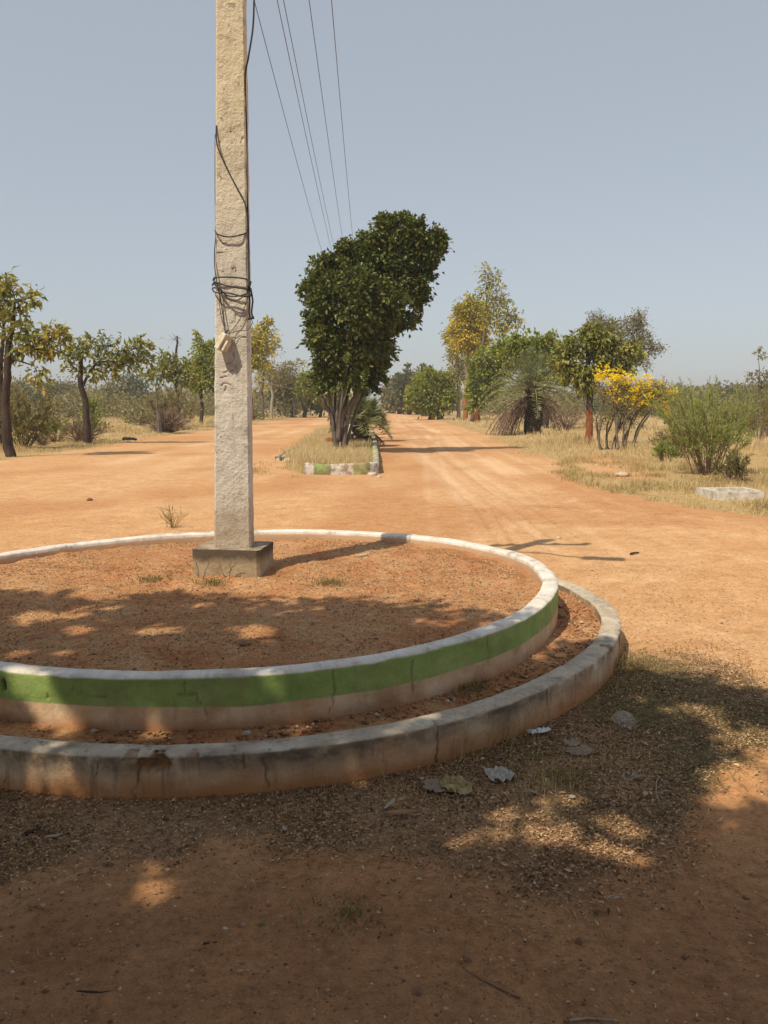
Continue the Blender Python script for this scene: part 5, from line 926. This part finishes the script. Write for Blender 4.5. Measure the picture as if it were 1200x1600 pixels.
V = np.array([[r * math.cos(t_), r * math.sin(t_), z] for r, z in prof for t_ in a]); i = np.arange(6)[:, None] * 32; j = np.arange(32)[None]; m.add(V, np.stack([i + j, i + (j + 1) % 32, i + 32 + (j + 1) % 32, i + 32 + j], -1).reshape(-1, 4)); o = m.build('cup_lid', M['clear'], smooth_=True); o.location = G + [0, 0, .03]; o.rotation_euler = (R(28), R(6), 0); tag(o, 'round clear plastic cup lid lying on the dry grass', 'cup lid')
for px_, py_, L_, w_, rz, mt_, lb in ((628, 1276, .105, .035, .1, 'big_leaf', 'long brown dry leaf on the litter below the wall'), (610, 1262, .07, .022, .9, 'pale_leaf', 'curled pale leaf just above the long brown leaf'), (832, 1243, .06, .016, -.3, 'pale_leaf', 'thin pale curled leaf near the sunny patch'), (893, 1250, .028, .02, .4, 'pale_leaf', 'small dark pale leaf at the sunny patch edge'),
                              (945, 1250, .04, .022, .5, 'big_leaf', 'tan folded leaf right of the sunny patch'), (1008, 1245, .03, .02, 1.3, 'pale_leaf', 'small upright pale leaf on the litter at the right'), (1043, 1242, .03, .02, .2, 'pale_leaf', 'small round pale leaf next to the curved twig'), (85, 1312, .06, .014, .2, 'pale_leaf', 'pale curved pod shell on the left litter'), (445, 1300, .04, .016, 1.9, 'pale_leaf', 'pale leaf standing on the litter at left centre'), (958, 1408, .04, .014, .1, 'pale_leaf', 'pale leaf on bare dirt below the litter'), (700, 1328, .05, .03, .5, 'big_leaf', 'brown leaf on the litter below the yellowish bag'), (410, 1448, .03, .012, .4, 'leaf_green', 'small fresh green leaf beside the dark oval pebble')):
    m = MB(); P0 = np.array([[0, 0, .006]]); u = np.linspace(0, 1, 9); V = []; 
    for q in u:
        ww = w_ / 2 * math.sin(math.pi * min(1, q * .93 + .04)) ** .8; zc = .004 + .25 * L_ * (q - .5) ** 2 * 1.5
        V += [[(q - .5) * L_, -ww, zc + ww * .55], [(q - .5) * L_, 0, zc], [(q - .5) * L_, ww, zc + ww * .45]]
    i = np.arange(8)[:, None] * 3; j = np.arange(2)[None]; m.add(np.array(V), np.stack([i + j, i + 3 + j, i + 4 + j, i + 1 + j], -1).reshape(-1, 4), .4); o = m.build('fallen_leaf', M[mt_], smooth_=True); o.location = gp(px_, py_) + [0, 0, .008]; o.rotation_euler = (rng.normal(0, .15), rng.normal(0, .1), rz); tag(o, lb, 'fallen leaf')

# ------------------------------------------------------------------ far scrub, hedge line, woodland
def bush(x, y, rx, h, mat, label, group, n=420, L=.28, lb=0.):
    root = MB(); c = np.array([x, y, h * .5]); nc = 26; C = clump_pts(c, np.array([rx, rx, h * .5]), nc); k = rng.integers(0, nc, n); P = C[k] + rng.normal(0, .12 * (rx + h), (n, 3)) * [1, 1, .7]; P[:, 2] = np.abs(P[:, 2])
    leaves(root, P, rng.normal(size=(n, 3)) + [0, 0, .2], L, L * .55, np.clip(rng.beta(2, 2, n) + lb + rng.uniform(-.2, .2, nc)[k], 0, 1)); G = np.array([x, y, 0.]); return tag(root.build('scrub_bush', M[mat], loc=G), label, 'bush', group)
k = 0
for y0, y1, sgn, n, hr in ((84, 125, -1, 40, (1.2, 3.0)), (78, 125, 1, 40, (1.2, 2.8)), (44, 80, -1, 9, (.4, 1.3)), (34, 70, 1, 11, (.4, 1.2))):
    for q in range(n):
        y = y0 + (y1 - y0) * rng.uniform(); lo = 13.5 if y0 > 50 else 14; x = sgn * (lo + (y * .56 + 4 - lo) * rng.uniform()); h = rng.uniform(*hr)
        mt_ = ['leaf_olive', 'leaf_dark', 'leaf_olive', 'leaf_olive'][rng.integers(4)]
        bush(x, y, h * rng.uniform(.8, 1.6), h, mt_, ('olive scrub bush in the hedge line far behind the dry grass, ' if y0 > 50 else 'low scrub bush standing in the dry grass, ') + ('left side' if sgn < 0 else 'right side'), ('far scrub bushes ' if y0 > 50 else 'scrub bushes in the dry grass ') + ('left' if sgn < 0 else 'right'), n=int(260 + 120 * h), L=.16 + .0022 * y)
for px_, py_, w, top, mt_, lb in ((205, 640, 26, 590, 'leaf_dark', 'big dark green round thicket far behind the flat crowned tree'), (175, 642, 22, 603, 'leaf_olive', 'greyish thicket left of the big dark round one'), (110, 642, 34, 598, 'leaf_olive', 'wide greyish thicket on the horizon between the two left trees'), (70, 642, 26, 600, 'leaf_dark', 'olive thicket on the horizon right of the far left tree'),
                                  (30, 642, 26, 592, 'leaf_olive', 'olive thicket on the horizon behind the far left tree'), (1150, 645, 36, 606, 'leaf_dark', 'dark low wood rising on the right horizon'), (1195, 645, 26, 600, 'leaf_dark', 'dark wood at the right frame edge on the horizon'), (1085, 645, 30, 612, 'leaf_olive', 'olive thicket behind the feathery shrub'), (900, 645, 40, 605, 'leaf_olive', 'olive thicket behind the date palm and broadleaf tree'), (355, 645, 40, 612, 'leaf_olive', 'olive thicket on the horizon behind the concrete pole'), (790, 648, 30, 612, 'leaf_dark', 'dark thicket behind the broad bright green tree')):
    Yk = 130.; c = pp(px_, 632, Yk); s = Yk / F; h = (632 - top) * s + CAMH; o = bush(c[0], Yk, w * s, h, mt_, lb, None, n=2600, L=.55)
# one continuous far wood on the horizon
n = 26000; a = rng.uniform(-.62, .62, n); D_ = rng.uniform(210, 300, n); hgt = 3.2 + 4.5 * fbm(a * 26 + 3, 0 * a, 5); P = np.column_stack([np.sin(a) * D_ * 1.05, np.cos(a) * D_, rng.uniform(0, 1, n) ** .7 * hgt]); P = P[np.abs(np.sin(a) * D_ - .5) > 7]
m = MB(); leaves(m, P, rng.normal(size=P.shape), 1.5, .9, rng.uniform(0, .8, len(P))); tag(m.build('far_woodland', M['leaf_olive']), kind='stuff', label='far olive wood along the horizon', cat='woodland')

# ------------------------------------------------------------------ shade tree behind the viewer: its crown throws the shade on the near ground
HOLES = [(240, 1392, .13, 0), (265, 1352, .07, 0), (415, 1430, .07, 0), (800, 1300, .16, 0), (900, 1315, .12, 0), (960, 1335, .13, 0), (1000, 1295, .12, 0), (880, 1250, .12, 0), (690, 1310, .12, 0), (460, 1570, .08, 0), (150, 1265, .08, 0), (100, 1240, .06, 0), (345, 1205, .09, .08), (352, 1228, .08, .04), (55, 1080, .17, .28), (72, 1110, .15, .18), (85, 1135, .12, .14), (415, 1065, .09, .28), (430, 1090, .08, .22),
         (680, 1120, .12, .17), (640, 1135, .07, .17), (250, 985, .15, .3), (130, 985, .13, .3), (60, 960, .2, .3), (390, 985, .16, .3), (30, 1020, .12, .3), (460, 1140, .05, .13), (1150, 1225, .22, 0), (1080, 1110, .16, 0), (1190, 1160, .25, 0), (985, 1090, .10, 0), (1160, 1300, .08, 0), (560, 1210, .05, .03), (230, 1140, .1, .15), (120, 1150, .1, .15)]
HOLES = [(a, b, max(r_ * 1.15, .11), c) for a, b, r_, c in HOLES] + [(rng.uniform(0, 1200), rng.uniform(1190, 1590), rng.uniform(.035, .075), 0) for _ in range(70)] + [(rng.uniform(0, 860), rng.uniform(915, 1030), rng.uniform(.05, .12), .3) for _ in range(26)]
HP = np.array([list(gp(a, b, c) - SD * (c / SD[2])) + [r] for a, b, r, c in HOLES])
def shade_density(X, Y, Z):
    """wanted share of shade at ground point"""
    front = np.interp(X, [-4.5, -3.0, -2.2, -1.6, -1.0, -.3, .2, .6, .95, 1.3, 1.7, 2.1, 2.6, 3.4, 4.2], [6.3, 5.9, 5.6, 5.25, 5.35, 5.3, 5.2, 5.0, 4.6, 4.75, 4.7, 4.3, 4.0, 3.5, 3.0])
    d = smooth(.15, -.30, Y - front + (fbm(X * 1.8, Y * 1.8, 201) - .47) * 1.2)
    part = .35 + .65 * smooth(.30, .48, fbm(X * 1.3 + 4, Y * 1.3, 207)); lit = np.where(Y > 4.5, part * (.55 + .45 * smooth(.38, .55, fbm(X * 2.6 + 9, Y * 2.6, 211))), 1.)
    for hx, hy, hz, r in HP:
        d = d * smooth(.75, 1.25, np.hypot(X - hx, (Y - hy)) / r)
    edge = smooth(2.6, 3.6, X - (4.4 - Y) * .5) ; d = d * (1 - .5 * edge)
    return d * lit
n = 60000; X = rng.uniform(-5.0, 4.2, n); Y = rng.uniform(.2, 6.5, n); k = rng.uniform(size=n) < shade_density(X, Y, 0); X, Y = X[k], Y[k]
hh = 3.9 + 3.1 * rng.uniform(size=len(X)) ** 1.2 + 0 * X; tt = hh / SD[2]; C = np.column_stack([X, Y, 0 * X]) + tt[:, None] * SD
el = np.degrees(np.arctan2(C[:, 2] - CAMH, np.maximum(C[:, 1], .01))); lat = np.abs(C[:, 0]) / np.maximum(C[:, 1], .01)
ok = (C[:, 1] < .3) | (el > 32) | (lat > .62); C = C[ok]
C = C[rng.permutation(len(C))[:24000]]
G = np.array([-2.6, -1.9, 0.]); shade = empty('shade_tree', tuple(G), 'big leafy shade tree standing behind the viewpoint, its shade covering the near ground', 'tree')
m = MB(); tube(m, np.array([G - [0, 0, .2], G + [0, 0, 1.2], G + [.15, .1, 2.4], G + [.3, .3, 3.6], G + [.5, .6, 5.0], G + [.4, .8, 6.2]]), [.36, .30, .26, .20, .12, .05], 12, jit=.06)
for a_ in range(12):
    e_ = C[rng.integers(len(C))]; s_ = G + [.25, .2, rng.uniform(2.2, 4.2)]; tube(m, bez(s_, (s_ + e_) / 2 + [0, 0, .5], e_, 9), np.linspace(.10, .015, 9), 6, cap=False)
m.build('trunk', M['bark_dark'], shade, True, loc=G); m = MB(); n = len(C); kk = rng.integers(0, n, 130000); P = C[kk] + rng.normal(0, .045, (len(kk), 3))
def clear_of_holes(P, f):
    GPj = P - SD * (P[:, 2:3] / SD[2]); return P[np.all([np.hypot(GPj[:, 0] - h_[0], GPj[:, 1] - h_[1]) > h_[3] * f for h_ in HP], axis=0)]
P = clear_of_holes(P, .68); leaves(m, P, rng.normal(size=P.shape) + [0, 0, -.3], .125, .075, rng.uniform(0, 1, len(P)))
P = np.array([-1.8, -3.0, 4.6]) + clump_pts(np.zeros(3), np.array([6.0, 3.6, 2.0]), 52000)  # extra unseen leaf mass, added to block sky light over the near ground
GPj = P - SD * (P[:, 2:3] / SD[2]); P = P[np.all([np.hypot(GPj[:, 0] - h_[0], GPj[:, 1] - h_[1]) > h_[3] * 1.1 for h_ in HP], axis=0)]; leaves(m, P, rng.normal(size=P.shape), .22, .14, rng.uniform(0, 1, len(P))); m.build('crown', M['leaf_dark'], shade, False, loc=G)
for o in shade.children: o.location = (0, 0, 0)

# ------------------------------------------------------------------ dusty air
hm = bpy.data.materials.new('dusty_air'); hm.use_nodes = True; ht = hm.node_tree
for q in list(ht.nodes):
    if q.type == 'BSDF_PRINCIPLED': ht.nodes.remove(q)
pv = ht.nodes.new('ShaderNodeVolumePrincipled'); pv.inputs['Color'].default_value = (.93, .90, .90, 1); pv.inputs['Density'].default_value = HAZE
ht.links.new(pv.outputs[0], [q for q in ht.nodes if q.type == 'OUTPUT_MATERIAL'][0].inputs['Volume'])
m = MB(); box(m, (0, 850, 5.5), (4800, 3000, 14.6)); hz_o = m.build('haze', hm); tag(hz_o, kind='stuff', label='thin dusty air over the plain', cat='haze')
